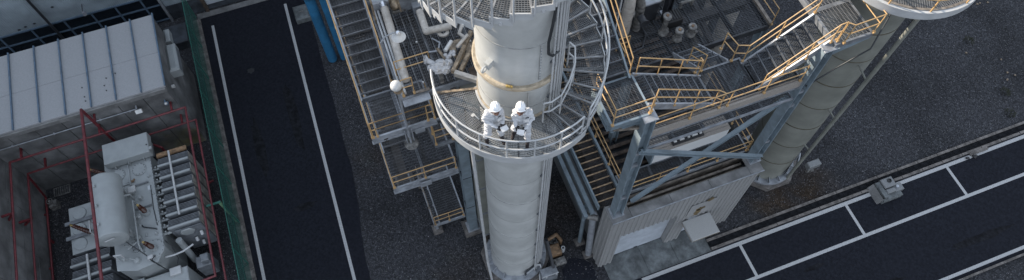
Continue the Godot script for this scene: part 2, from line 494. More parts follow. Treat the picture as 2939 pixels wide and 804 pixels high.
# ================================================================ ground, roads, kerbs
func make_ground() -> void:
	var xs := [-900.0, -200.0, -60.0]
	var zs := [-900.0, -200.0, -60.0]
	var q := -26.0
	while q <= 34.0: xs.append(q); q += 0.4
	q = -26.0
	while q <= 16.0: zs.append(q); q += 0.4
	for e in [60.0, 200.0, 900.0]: xs.append(e); zs.append(e)
	var nz := FastNoiseLite.new()
	nz.seed = 5; nz.frequency = 0.22; nz.fractal_octaves = 5
	var brown := [[Vector2(12.5, 1.65), 0.95, 0.95], [Vector2(10.8, 1.6), 0.9, 0.9], [Vector2(-2.6, 0.6), 1.6, 0.35], [Vector2(-4.2, -6.2), 0.8, 0.4], [Vector2(1.9, -1.2), 1.6, 0.45]]
	var m := mb()
	for z in zs:
		for x in xs:
			m.v.append(Vector3(x, 0, z)); m.n.append(Vector3.UP)
			var w := 0.88 + 0.45 * nz.get_noise_2d(x, z) + 0.2 * nz.get_noise_2d(x * 4 + 90, z * 4)
			var col := Color(w, w, w)
			for b in brown:
				var s: float = clampf(1.3 - Vector2(x, z).distance_to(b[0]) / b[1] + 0.9 * nz.get_noise_2d(x * 5, z * 5 + 40), 0, 1) * b[2]
				col = col.lerp(Color(w * 1.0, w * 0.70, w * 0.45), s)
			m.c.append(col)
	var nx := xs.size()
	for a in zs.size() - 1:
		for b in nx - 1:
			var k := a * nx + b
			m.i.append_array([k, k + 1, k + nx + 1, k, k + nx + 1, k + nx])
	struct(m, "ground", M.gravel)

	# lane by the fence, its right edge ragged
	var e := mb()
	var z0 := -16.12
	while z0 < 40.0:
		var z1 := minf(z0 + 0.35, 40.0)
		var f := func(z: float) -> float: return -5.0 - 0.02 * (z + 14) - 0.4 * smoothstep(-6.0, -1.5, z) + 0.05 * nz.get_noise_2d(z * 3, 3) + 0.03 * nz.get_noise_2d(z * 14, 9)
		e.quad(Vector3(-9.86, 0.004, z0), Vector3(f.call(z0), 0.004, z0), Vector3(f.call(z1), 0.004, z1), Vector3(-9.86, 0.004, z1), Vector3.UP)
		z0 = z1
	struct(e, "lane", M.asphalt)
	line(Vector3(-9.40, 0, -15.54), Vector3(-9.62, 0, -1.5), 0.125)
	line(Vector3(-5.93, 0, -15.61), Vector3(-6.29, 0, -0.9), 0.125)
	# car road
	struct(mb().span(-60, 120, 0.001, 0.0055, 2.60, 7.02), "road", M.asphalt)
	line(Vector3(4.3, 0, 2.70), Vector3(70, 0, 2.70), 0.15)
	line(Vector3(4.3, 0, 4.18), Vector3(70, 0, 4.18), 0.13)
	line(Vector3(4.3, 0, 6.83), Vector3(70, 0, 6.83), 0.13)
	for x in [8.6, 13.54, 18.5, 23.5, 28.5]: line(Vector3(x, 0, 2.776), Vector3(x, 0, 4.114), 0.12)
	# drain between two kerbs along the car road
	struct(mb().span(7.42, 70, 0.001, 0.02, 2.20, 2.47), "drain_bed", M.drain_dark)
	var dr := mb()
	for k in 5: dr.span(7.42, 70, 0.02, 0.045, 2.225 + k * 0.055, 2.235 + k * 0.055)
	struct(dr, "drain_grate", M.drain_dark)
	for z in [2.14, 2.51]:
		var x := 7.42
		var kb := struct(mb().span(7.42, 70, -0.02, 0.05, z - 0.05, z + 0.05), "kerb", M.kerb)
		while x < 27.0:
			put(mb().block(x + 0.01, x + 0.99, 0.05, 0.075 + rng.randf() * 0.012, z - 0.055, z + 0.055, 0.012), "kerb_stone", M.kerb, kb)
			x += 1.0
	var k3 := struct(mb().span(4, 70, -0.02, 0.09, 7.04, 7.12), "kerb", M.kerb)
	for k in 12: put(mb().block(11.0 + k + 0.01, 12.0 + k - 0.01, 0.09, 0.115, 7.035, 7.125, 0.012), "kerb_stone", M.kerb, k3)
	# concrete aprons
	var ap := struct(mb().span(3.12, 7.40, -0.02, 0.01, 1.36, 2.58), "apron", M.apron)
	for r in [[3.12, 4.7], [4.72, 5.98], [6.0, 7.40]]: put(mb().span(r[0], r[1], 0.01, 0.022 + rng.randf() * 0.004, 1.40, 2.575), "slab", M.apron, ap)
	var ap2 := struct(mb().span(-9.98, 16, -0.02, 0.012, -16.45, -16.14), "apron", M.concrete)
	for k in 6: put(mb().span(-9.98 + k * 1.4, -8.6 + k * 1.4, 0.012, 0.024, -16.43, -16.15), "slab", M.concrete, ap2)
	# plinth under the fence
	var fk := struct(mb().span(-10.22, -9.88, -0.02, 0.05, -16.1, 12.0), "kerb", M.kerb)
	for k in 15: put(mb().block(-10.23, -9.87, 0.05, 0.08, -16.08 + k * 1.0, -15.10 + k * 1.0, 0.012), "kerb_stone", M.kerb, fk)
	# old repair of tar beside the chimney, uneven outline
	var tp := []
	for k in 18:
		var a := TAU * k / 18.0
		tp.append(Vector2(2.05 + cos(a) * (0.75 + 0.3 * nz.get_noise_2d(k * 7, 1)), 1.75 + sin(a) * (0.85 + 0.4 * nz.get_noise_2d(k * 7, 5))))
	struct(mb().poly(tp, 0.0005, 0.006), "tar_patch", M.asphalt)
	# marks on the asphalt: oil, scuffs, worn patches
	for s in [[-8.2, -12.4, 0.16, 0.14, 0], [-7.4, -5.0, 0.5, 0.16, 1], [-8.6, -8.4, 0.2, 1.5, 1], [-6.9, -9.5, 0.22, 1.9, 1], [9.5, 5.6, 0.9, 0.2, 1], [17.8, 5.9, 1.4, 0.16, 1], [10.9, 4.6, 0.5, 0.1, 1], [12.8, 6.2, 1.2, 0.14, 1]]:
		var o := []
		for k in 16:
			var a := TAU * k / 16
			var rr := 1.0 + 0.5 * nz.get_noise_2d(k * 9 + s[0] * 30, s[1] * 7)
			o.append(Vector2(s[0] + cos(a) * s[2] * rr, s[1] + sin(a) * s[3] * rr))
		struct(mb().poly(o, 0.0057, 0.0068), "road_stain", M.oil_stain if s[4] == 0 else M.asphalt_worn)
	# loose stones
	var sm := mb().ball(Vector3.ZERO, 1.0, 5, Vector3(1, 0.7, 0.85))
	for k in sm.v.size():
		var h := sin(sm.v[k].x * 12.9 + sm.v[k].z * 78.2) * 0.15
		sm.v[k] *= 1.0 + h
	var mm := MultiMesh.new()
	mm.transform_format = MultiMesh.TRANSFORM_3D; mm.use_colors = true; mm.mesh = sm.mesh()
	var areas := [[7.5, 31.0, -9.0, 2.08, 26000], [-5.5, 7.0, -15.0, 2.4, 20000], [-17.3, -10.3, -9.4, -1.0, 7000], [-10.6, -10.25, -16, -9, 700], [10, 24, 7.2, 9.5, 2500]]
	var list := []
	for a in areas:
		for k in a[4]:
			var p := Vector3(rng.randf_range(a[0], a[1]), 0, rng.randf_range(a[2], a[3]))
			if p.x < -4.75 - 0.5 * smoothstep(-6.0, -1.5, p.z) and p.x > -10.3: continue
			if p.x > 2.8 and p.x < 8.7 and p.z > -6 and p.z < 2.6: continue
			list.append(p)
	mm.instance_count = list.size()
	for k in list.size():
		var r := 0.009 + 0.019 * pow(rng.randf(), 2.5)
		mm.set_instance_transform(k, Transform3D(Basis.from_euler(Vector3(rng.randf() * 0.6, rng.randf() * TAU, rng.randf() * 0.6)).scaled(Vector3.ONE * r), list[k] + Vector3.UP * r * 0.35))
		var g := 0.05 + 0.085 * rng.randf() + (0.28 * rng.randf() if rng.randf() < 0.02 else 0.0)
		mm.set_instance_color(k, Color(g, g * rng.randf_range(0.95, 1.02), g * rng.randf_range(0.92, 1.12)))
	var mi := MultiMeshInstance3D.new()
	mi.name = "loose_stones"; mi.multimesh = mm; mi.material_override = M.stone
	add_child(mi)
	stuff(mi)
	tag(mi, "loose grey stones scattered over the gravel yard", "gravel")

func line(a: Vector3, b: Vector3, w: float) -> void:
	struct(mb().bar(a + Vector3.UP * 0.009, b + Vector3.UP * 0.009, w, 0.004), "road_marking", M.paint_line)

# ================================================================ warehouse behind
func make_warehouse() -> void:
	var w := thing("warehouse", Vector3(-14, 0, -30), "large blue grey ribbed metal warehouse with a low window band behind the transformer house", "building")
	var hi := warehouse_top
	put(mb().span(-60, 16, 2.3, hi, -46, -16.66).span(-60, -20, 0, 2.3, -46, -16.66).span(-6.4, 16, 0, 2.3, -46, -16.66).span(-20, -6.4, 0, 2.3, -46, -17.6), "wall", M.clad_blue, w)
	put(mb().block(-60.3, 16.3, hi, hi + 0.3, -46.3, -16.3, 0.1), "roof", M.concrete, w)
	var x := -20.3
	while x < -11.3:
		put(ribbed(Vector3(x, 1.87, -16.56), Vector3.RIGHT, Vector3.BACK, 1.15, hi - 1.9, 0.082, 0.022), "cladding_sheet", M.clad_blue, w)
		x += 1.152
	for k in 4: put(ribbed(Vector3(-11.06 + k * 1.152, 0.97, -16.56), Vector3.RIGHT, Vector3.BACK, 1.15, hi - 1.0, 0.082, 0.022), "cladding_sheet", M.clad_blue, w)
	put(mb().span(-20.3, -11.1, 1.80, 1.868, -16.66, -16.50), "drip_rail", M.frame_blue, w)
	put(mb().span(-11.06, -9.52, 0.0, 0.96, -16.66, -16.55), "lower_panel", M.dark_wall, w)
	# windows: each bay a frame with two panes
	var fr := mb().span(-0.035, 0.035, -0.3, 1.8, -0.05, 0.05).mesh()
	var mull := [-19.2, -17.84, -16.53, -15.15, -13.98, -12.95, -11.85, -11.18]
	for k in mull.size() - 1:
		var a: float = mull[k]
		var b: float = mull[k + 1]
		var wd := put(mb().span(a - 0.035, a + 0.035, 0.0, 1.80, -16.62, -16.53).span(a + 0.035, b - 0.035, 1.12, 1.19, -16.61, -16.54).span(a + 0.035, b - 0.035, 0.1, 0.17, -16.61, -16.54), "window", M.frame_blue, w)
		put(mb().span(a + 0.035, b - 0.035, 1.19, 1.80, -16.585, -16.575), "pane", M.glass, wd)
		put(mb().span(a + 0.035, b - 0.035, 0.17, 1.12, -16.585, -16.575), "pane", M.glass, wd)
	put(mb().span(-11.17, -11.07, 0, 1.95, -16.62, -16.42), "post", M.galv, w)
	put(mb().tube(Vector3(-15.65, 0, -16.42), Vector3(-15.65, hi, -16.42), 0.06), "downpipe", M.dark_metal, w)
	var lp := put(mb().tube(Vector3(-14.02, 2.5, -16.53), Vector3(-14.08, 2.36, -16.25), 0.02), "wall_lamp", M.dark_metal, w)
	put(mb().lathe([Vector2(0.0, 0.2), Vector2(0.05, 0.2), Vector2(0.085, 0.0), Vector2(0.0, -0.02)], Vector3(-14.08, 2.12, -16.25), 14), "lamp_shade", M.galv, lp)
	for q in [[-16.6, 2.05], [-16.2, 2.1], [-15.1, 2.75], [-16.9, 1.98]]: put(mb().span(q[0] - 0.05, q[0] + 0.05, q[1], q[1] + 0.06, -16.54, -16.50), "fixing", M.dark_metal, w)
	put(mb().span(-9.52, -9.38, 0, 3.2, -16.62, -16.40), "door_post", M.rust_steel, w)
	var sh := put(mb().span(-9.38, -6.4, 0.30, 3.0, -16.63, -16.62), "roller_shutter", M.shutter, w)
	for k in 24: put(mb().span(-9.36, -6.42, 0.30 + k * 0.11, 0.385 + k * 0.11, -16.62, -16.60), "slat", M.shutter, sh)
	put(mb().span(-9.38, -6.4, 0.0, 0.30, -16.64, -16.58), "door_sill", M.dark_wall, w)

# front panel of the house; earth has splashed and washed up the wall at its outer end
func wall_panel(x0: float, x1: float, top: float, z: float) -> MB:
	var nz := FastNoiseLite.new()
	nz.seed = 11; nz.frequency = 0.9; nz.fractal_octaves = 4
	var m := mb()
	m.span(x0, x1, 0, top, -9.57, z - 0.003)
	for a in 6:
		for b in 24:
			var k := m.v.size()
			for q in [[0, 0], [1, 0], [1, 1], [0, 1]]:
				var x: float = x0 + (x1 - x0) * (a + q[0]) / 6.0
				var y: float = top * (b + q[1]) / 24.0
				var s := clampf(1.15 - Vector2((x + 11.1) / 1.25, (y - 0.45) / 1.1).length() + 0.75 * nz.get_noise_2d(x * 2, y * 2), 0, 1)
				var g := 1.0 + 0.25 * nz.get_noise_2d(x * 5 + 30, y * 0.7)
				m.v.append(Vector3(x, y, z)); m.n.append(Vector3.BACK); m.c.append(Color(g, g, g).lerp(Color(1.5, 0.88, 0.42), s * 0.95))
			m.i.append_array([k, k + 2, k + 1, k, k + 3, k + 2])
	return m

# ================================================================ concrete house and fire wall round the transformer
func make_transformer_house() -> void:
	var h := thing("transformer_house", Vector3(-14, 0, -11.3), "low concrete house with flat panelled roof and raised blue grey roof ribs", "building")
	put(mb().span(-21.5, -10.70, 0, 4.30, -13.05, -9.56), "core_wall", M.concrete_wall, h)
	# face panels with open joints
	var js := [-17.38, -16.5, -15.55, -14.6, -13.55, -12.53, -11.6, -10.68]
	for k in js.size() - 1:
		put(wall_panel(js[k] + 0.012, js[k + 1] - 0.012, 4.16, -9.515 + 0.004 * (k % 3)), "wall_panel", M.concrete_wall, h)
	put(mb().block(-21.5, -10.64, 4.16, 4.36, -9.60, -9.43, 0.02), "fascia", M.concrete, h)
	put(mb().span(-21.5, -10.66, 4.30, 4.37, -13.08, -9.60), "roof_slab", M.concrete, h)
	put(mb().span(-10.70, -10.66, 0, 4.30, -13.05, -9.56), "end_panel", M.concrete_wall, h)
	var rx := [-21.6, -20.68, -19.76, -18.84, -17.92, -16.99, -16.07, -15.13, -14.21, -13.29, -12.39, -11.47, -10.60]
	for k in rx.size() - 1:
		for z in [[-13.06, -11.15], [-11.138, -9.50]]:
			put(mb().span(rx[k] + 0.008, rx[k + 1] - 0.008, 4.37, 4.45, z[0], z[1]), "roof_panel", M.concrete_roof, h)
	for x in rx: put(mb().span(x - 0.024, x + 0.024, 4.45, 4.52, -13.1, -9.50), "roof_rib", M.frame_blue, h)
	for q in [[-13.55, -10.5], [-12.75, -10.3], [-12.7, -10.05], [-13.5, -10.05], [-13.48, -9.85], [-12.65, -10.62], [-12.3, -10.72]]:
		put(mb().lathe([Vector2(0.0, 0.03), Vector2(0.022, 0.03), Vector2(0.026, 0.0)], Vector3(q[0], 4.45, q[1]), 8), "roof_plug", M.dark_metal, h)
	# conduit and lamps on the front face
	put(mb().tube(Vector3(-20, 3.58, -9.45), Vector3(-12.05, 3.64, -9.45), 0.022), "conduit", M.galv, h)
	for x in [-16.6, -15.1, -13.4, -12.3]: put(mb().bx(Vector3(x, 3.6, -9.47), Vector3(0.05, 0.07, 0.06)), "clip", M.galv, h)
	var f1 := put(mb().bar(Vector3(-11.99, 3.78, -9.50), Vector3(-11.99, 3.76, -9.36), 0.05, 0.05), "flood_lamp", M.galv, h)
	put(mb().bx(Vector3(-11.95, 3.66, -9.30), Vector3(0.24, 0.15, 0.12), Basis(Vector3.RIGHT, -0.7)), "lamp_head", M.lamp_white, f1)
	var f2 := put(mb().bar(Vector3(-10.97, 3.6, -9.5), Vector3(-10.97, 3.6, -9.40), 0.05, 0.05), "bulkhead_lamp", M.frame_blue, h)
	put(mb().lathe([Vector2(0.0, 0.09), Vector2(0.06, 0.07), Vector2(0.09, 0.0), Vector2(0.0, -0.03)], Vector3(-10.96, 3.52, -9.40), 14, 0, TAU, Basis(Vector3.RIGHT, 1.0)), "lamp_rim", M.frame_blue, f2)
	put(mb().ball(Vector3(-10.96, 3.58, -9.345), 0.055, 10), "lamp_glass", M.lamp_white, f2)
	var ac := put(mb().block(-10.66, -10.27, 3.0, 3.5, -12.24, -10.87, 0.09), "air_unit", M.trafo, h)
	put(mb().span(-10.27, -10.255, 3.05, 3.35, -12.1, -11.0), "louvre", M.trafo_fin, ac)
	put(mb().block(-10.66, -10.45, 2.9, 3.3, -13.2, -12.55, 0.06), "air_unit", M.trafo, h)
	put(mb().bx(Vector3(-10.60, 3.5, -10.1), Vector3(0.12, 0.1, 0.1)), "junction_box", M.lamp_white, h)
	# shed roof behind
	var sb := thing("low_shed", Vector3(-10.9, 0, -15.1), "low dark green flat shed between the warehouse and the fence", "shed")
	put(mb().span(-11.3, -10.5, 0, 0.5, -15.6, -14.68), "wall", M.dark_wall, sb)
	put(mb().block(-11.38, -10.44, 0.5, 0.6, -15.68, -14.6, 0.02), "roof", M.dark_wall, sb)
	# tall fire wall on the far side of the transformer
	var fw := thing("fire_wall", Vector3(-17.6, 0, -4), "tall grey concrete fire wall with board joints beside the transformer", "wall")
	put(mb().span(-17.85, -17.40, 0, 5.6, -9.50, 6.0), "core", M.concrete_wall, fw)
	for a in 9:
		for b in 6:
			put(mb().span(-17.40, -17.36 + 0.004 * ((a + b) % 3), 0.01 + b * 0.92, 0.915 + b * 0.92, -9.49 + a * 1.7, -7.805 + a * 1.7), "wall_panel", M.concrete_wall, fw)

# ================================================================ fence
func make_fence() -> void:
	var f := thing("net_fence", Vector3(-10.05, 0.05, -6), "green net fence on thin posts along the lane", "fence")
	var z := -16.25
	var k := 0
	var post := mb().tube(Vector3.ZERO, Vector3(0, 1.86, 0), 0.028, -1.0, 8).tube(Vector3(0, 1.86, 0), Vector3(0, 1.89, 0), 0.035, 0.02, 8).mesh()
	while z < 6.0:
		inst(post, "post", M.green_frame, f, Vector3(-10.05, 0.06, z))
		var s := 0.012 * sin(k * 2.3)
		put(mb().quad_sheet(Vector3(-10.03, 0.10, z + 0.02), Vector3(-10.03, 0.10, z + 1.82), Vector3(-10.03 + s, 1.84, z + 1.82), Vector3(-10.03 + s, 1.84, z + 0.02)), "net_panel", M.net, f)
		put(mb().tube(Vector3(-10.05, 1.87, z), Vector3(-10.05, 1.87, z + 1.84), 0.02, -1.0, 7), "top_rail", M.green_frame, f)
		put(mb().tube(Vector3(-10.05, 0.98, z), Vector3(-10.05, 0.98, z + 1.84), 0.012, -1.0, 6), "wire", M.green_frame, f)
		if k % 2 == 1: put(mb().tube(Vector3(-10.06, 0.12, z + 0.05), Vector3(-10.06, 1.8, z + 0.9), 0.011, -1.0, 6), "stay", M.green_frame, f)
		z += 1.84; k += 1
	var g := thing("gate_post", Vector3(-10.12, 0.05, -5.29), "light green gate post with a lock box on the net fence", "post")
	put(mb().span(-10.17, -10.08, 0.05, 2.1, -5.33, -5.25), "upright", M.net_post, g)
	put(mb().span(-10.62, -10.08, 2.1, 2.14, -5.33, -5.25), "arm", M.green_frame, g)
	put(mb().span(-10.24, -10.1, 0.75, 1.0, -5.1, -4.86), "lock_box", M.dark_metal, g)

# ================================================================ chimneys
func pol(w: float, r: float, y: float, o := Vector3.ZERO) -> Vector3:   # angle in degrees, 0 along the car road, 90 away
	return o + Vector3(cos(deg_to_rad(w)) * r, y, -sin(deg_to_rad(w)) * r)

func turned(w: float) -> Basis: return Basis(Vector3.UP, deg_to_rad(w))   # local x points outwards at angle w

func make_chimney(o: Vector3, mk: String, label: String, main: bool) -> void:
	var t := thing("chimney", o, label, "chimney")
	var oct := []
	for k in 8: oct.append(Vector2(o.x + cos(TAU * (k + 0.5) / 8) * 1.38, o.z + sin(TAU * (k + 0.5) / 8) * 1.38))
	put(mb().poly(oct, 0, 0.25), "foundation", M.kerb, t)
	var bf := put(mb().lathe([Vector2(0.95, 0.34), Vector2(1.2, 0.34), Vector2(1.2, 0.25), Vector2(0.95, 0.25)], o, 40), "base_flange", M.galv, t)
	for k in 16:
		put(mb().bar(pol(k * 22.5, 0.95, 0.46, o), pol(k * 22.5, 1.16, 0.40, o), 0.015, 0.22), "gusset", M.galv, bf)
	var y := 0.34
	var top := 21.5 if main else 19.0
	var k := 0
	while y < top:
		var y1 := minf(y + 1.45, top)
		if main and y < 14.3 and y1 > 14.1: y1 = 14.3
		var r := 0.96 + (0.004 if k % 2 == 0 else 0.0)
		put(mb().lathe([Vector2(r, y), Vector2(r, y1)], o, 56), "shell_course", M[mk], t)
		put(mb().lathe([Vector2(r - 0.01, y1 - (0.022 if main else 0.05)), Vector2(r + 0.006, y1 - (0.018 if main else 0.045)), Vector2(r + 0.006, y1 + 0.002), Vector2(r - 0.01, y1 + 0.004)], o, 56), "weld_seam", M["weld" if main else "weld_b"], t)
		y = y1; k += 1
	put(mb().lathe([Vector2(0.0, top), Vector2(0.97, top)], o, 32), "inner_cap", M.dark_metal, t)
	if not main:
		var pn := put(mb().bx(pol(-58, 0.985, 0.75, o), Vector3(0.03, 0.42, 0.66), turned(-58)), "access_hatch", M.black_rubber, t)
		put(mb().bx(pol(-58, 1.005, 0.75, o), Vector3(0.02, 0.34, 0.56), turned(-58)), "hatch_plate", M.galv, pn)
		var rl := put(mb().path([pol(-45, 1.2, 0.36, o), pol(-45, 1.2, 1.0, o), pol(-25, 1.25, 1.0, o), pol(-25, 1.25, 0.36, o)], 0.03), "guard_bar", M.galv, t)
		return
	var fl := put(mb().lathe([Vector2(0.95, 14.36), Vector2(1.03, 14.36), Vector2(1.05, 14.31), Vector2(1.05, 14.24), Vector2(0.95, 14.22)], o, 56), "flange", M.flange, t)
	put(mb().lathe([Vector2(0.97, 14.22), Vector2(1.04, 14.21), Vector2(1.04, 14.15), Vector2(0.97, 14.14)], o, 56), "counter_flange", M.stack, fl)
	for w in [-125.0, -122.0, -119.0]: put(mb().bx(pol(w, 1.02, 14.38), Vector3(0.05, 0.05, 0.04), turned(w)), "clamp", M.yellow_bolt, fl)
	# bolted access panel with a handle
	var ap := put(mb().lathe([Vector2(0.97, 14.45), Vector2(0.985, 14.45), Vector2(0.985, 15.75), Vector2(0.97, 15.75)], o, 12, deg_to_rad(58), deg_to_rad(84)), "access_panel", M.stack, t)
	for j in 12:
		for w in [-83.0, -59.0]: put(mb().tube(pol(w, 0.98, 14.5 + j * 0.105), pol(w, 1.0, 14.5 + j * 0.105), 0.014, -1.0, 6), "bolt", M.galv, ap)
	put(mb().path([pol(-64, 0.98, 14.95), pol(-66, 1.06, 14.98), pol(-63, 1.06, 14.80)], 0.018), "handle", M.galv, ap)
	# lifting lug
	var lg := put(mb().bar(pol(-148, 0.95, 15.0), pol(-148, 1.12, 15.0), 0.12, 0.2), "lifting_lug", M.stack, t)
	put(mb().lathe([Vector2(0.05, -0.02), Vector2(0.1, -0.02), Vector2(0.1, 0.02), Vector2(0.05, 0.02), Vector2(0.05, -0.02)], pol(-148, 1.2, 15.0), 16, 0, TAU, turned(-148) * Basis(Vector3.RIGHT, PI / 2)), "lug_eye", M.stack, lg)
	put(mb().tube(pol(-97, 0.96, 13.0), pol(-97, 0.985, 14.14), 0.02, -1.0, 6), "weld_strip", M.stack, t)
	# name board at the foot
	var sg := put(mb().bx(pol(-72, 1.02, 0.80), Vector3(0.05, 0.30, 0.72), turned(-72)), "sign_board", M.dark_metal, t)
	put(mb().bx(pol(-72, 1.05, 0.80), Vector3(0.02, 0.20, 0.60), turned(-72)), "sign_face", M.sign_face, sg)
	# conduits climbing the shell
	var cs := [-67.0, -61.5, -56.0, -50.5, -45.0]
	for j in cs.size():
		put(mb().tube(pol(cs[j], 1.06, 0.34 + 0.15 * j), pol(cs[j], 1.06, 19.0), 0.026, -1.0, 8), "conduit", M.rail_grey, t)
	var yb := 1.9
	while yb < 18.0:
		put(mb().lathe([Vector2(0.97, -0.02), Vector2(1.03, -0.02), Vector2(1.03, 0.02), Vector2(0.97, 0.02)], Vector3(0, yb, 0), 6, deg_to_rad(44), deg_to_rad(69)), "conduit_bracket", M.beam_grey, t)
		yb += 1.45
	put(mb().path([pol(-68, 1.03, 16.9), pol(-74, 1.08, 16.4), pol(-78, 1.09, 15.9), pol(-77, 1.09, 15.5), pol(-70, 1.08, 15.3), pol(-60, 1.08, 15.3)], 0.032), "cable", M.cable, t)

# ================================================================ round walkway with the winding stair
func helix(w: float) -> float: return 12.9 + 0.0169 * (w + 65.0)

func make_round_walkway() -> void:
	var t := thing("round_walkway", Vector3(0, 12.88, 0), "round grating walkway with light grey railing and winding stair on the pale chimney", "walkway")
	var a0 := deg_to_rad(60.0)
	var a1 := deg_to_rad(196.0)
	var rim := put(mb().lathe([Vector2(1.99, 12.91), Vector2(2.05, 12.91), Vector2(2.05, 12.70), Vector2(1.99, 12.70), Vector2(1.99, 12.91)], Vector3.ZERO, 60, a0, a1), "rim_beam", M.rail_grey, t)
	put(mb().lathe([Vector2(2.045, 12.91), Vector2(2.06, 12.91), Vector2(2.06, 13.0), Vector2(2.045, 13.0), Vector2(2.045, 12.91)], Vector3.ZERO, 60, a0, a1), "toe_plate", M.rail_grey, rim)
	put(mb().lathe([Vector2(1.0, 12.90), Vector2(1.05, 12.90), Vector2(1.05, 12.75), Vector2(1.0, 12.75), Vector2(1.0, 12.90)], Vector3.ZERO, 40, deg_to_rad(95.0), a1), "inner_ring", M.rail_grey, rim)
	put(mb().lathe([Vector2(0.97, 12.95), Vector2(1.0, 12.95), Vector2(1.0, 12.86), Vector2(0.97, 12.86)], Vector3.ZERO, 48), "collar", M.flange, rim)
	var w := -71.0
	while w > -190.0:
		stuff(put(grate_slice(mb(), Vector3(0, 12.89, 0), deg_to_rad(w), deg_to_rad(11.0), 1.06 if w < -92 else 1.16, 1.99), "grating", M.grating, t))
		w -= 22.0
	put(mb().bar(pol(-193, 1.0, 12.84), pol(-193, 2.04, 12.84), 0.06, 0.14), "end_beam", M.insulation_tan, t)
	for k in 4:
		var b := -70.0 - k * 40.0
		put(mb().bar(pol(b, 0.96, 12.80), pol(b, 1.99, 12.80), 0.02, 0.10).bar(pol(b, 0.96, 11.9), pol(b, 1.95, 12.72), 0.04, 0.05), "bracket", M.beam_grey, t)
	var pts := []
	w = -64.0
	while w >= -197.0: pts.append(pol(w, 2.02, 12.9)); w -= 6.0
	arc_rail(t, pts, 3)
	pts = []
	w = -58.0
	while w <= 150.0: pts.append(pol(w, 2.02, helix(w))); w += 6.0
	arc_rail(t, pts, 3)
	pts = []
	w = 156.0
	while w <= 300.0: pts.append(pol(w, 2.02, helix(w))); w += 5.0
	arc_rail(t, pts, 2, null, 0.022, [1.2])
	# short inner rail beside the conduits
	pts = []
	for q in [[-82.0, 1.2], [-74.0, 1.26], [-62.0, 1.3], [-48.0, 1.3], [-34.0, 1.3], [-22.0, 1.26], [-18.0, 1.14]]: pts.append(pol(q[0], q[1], maxf(12.9, helix(q[0]))))
	arc_rail(t, pts, 2)
	# treads
	var st := Node3D.new()
	st.name = "winding_stair"
	t.add_child(st)
	var g := grate_slice(mb(), Vector3.ZERO, 0.0, deg_to_rad(5.6), 1.14, 1.98, 0.042, 0.05, 0.008)
	var tm := g.mesh()
	var e := deg_to_rad(5.6)
	var np := mb().bar(Vector3(1.12 * cos(e), -0.02, 1.12 * sin(e)), Vector3(1.99 * cos(e), -0.02, 1.99 * sin(e)), 0.035, 0.05).bar(Vector3(1.12 * cos(e), -0.03, -1.12 * sin(e)), Vector3(1.99 * cos(e), -0.03, -1.99 * sin(e)), 0.012, 0.05).mesh()
	var pl := mb().bx(Vector3(2.0, -0.045, 0), Vector3(0.02, 0.16, 0.40)).mesh()
	var th := -60.0
	while th < 300.0:
		var tr := inst(tm, "tread", M.tread, st, Vector3(0, helix(th), 0), turned(th))
		inst(np, "nosing", M.grating, st, Vector3(0, helix(th), 0), turned(th))
		inst(pl, "stringer_plate", M.rail_grey, st, Vector3(0, helix(th), 0), turned(th))
		if int(th + 60) % 20 == 0: put(mb().bar(pol(th, 0.95, helix(th) - 0.16), pol(th, 2.03, helix(th) - 0.10), 0.05, 0.06), "tread_bracket", M.rail_grey, st)
		th += 10.0

func arc_rail(parent: Node, pts: Array, each: int, m: Material = null, r := 0.022, lifts := [0.85, 0.45]) -> void:
	if m == null: m = M.rail_grey
	var o: MeshInstance3D = null
	for lift in lifts:
		var l := []
		for p in pts: l.append(p + Vector3.UP * lift)
		var q := put(mb().path(l, r, 7), "railing" if o == null else "mid_rail", m, parent if o == null else o)
		if o == null: o = q
	var post := mb().tube(Vector3(0, -0.12, 0), Vector3.UP * lifts[0], r, -1.0, 8).mesh()
	for k in pts.size():
		if k % each == 0 or k == pts.size() - 1: inst(post, "post", m, o, pts[k])

func make_far_walkway() -> void:
	var o := Vector3(11.3, 0, -0.2)
	var t := thing("round_walkway", o + Vector3(0, 12.9, 0), "round grating walkway with orange posts near the top of the greenish chimney", "walkway")
	var rim := put(mb().lathe([Vector2(1.97, 12.92), Vector2(2.06, 12.92), Vector2(2.06, 12.66), Vector2(1.97, 12.66), Vector2(1.97, 12.92)], o, 72), "rim_beam", M.rail_grey, t)
	put(mb().lathe([Vector2(1.90, 12.94), Vector2(1.97, 12.94), Vector2(1.97, 12.90)], o, 72), "kick_rail", M.beam_tan, rim)
	for k in 12: stuff(put(grate_slice(mb(), o + Vector3(0, 12.9, 0), deg_to_rad(k * 30.0), deg_to_rad(15), 1.0, 1.97), "grating", M.grating, t))
	for k in 8: put(mb().bar(pol(k * 45.0, 0.95, 12.80, o), pol(k * 45.0, 1.97, 12.80, o), 0.06, 0.14), "bracket", M.galv, t)
	var pts := []
	for k in 25: pts.append(pol(-200.0 + k * 15.0, 2.0, 12.92, o))
	arc_rail(t, pts, 2, M.orange)

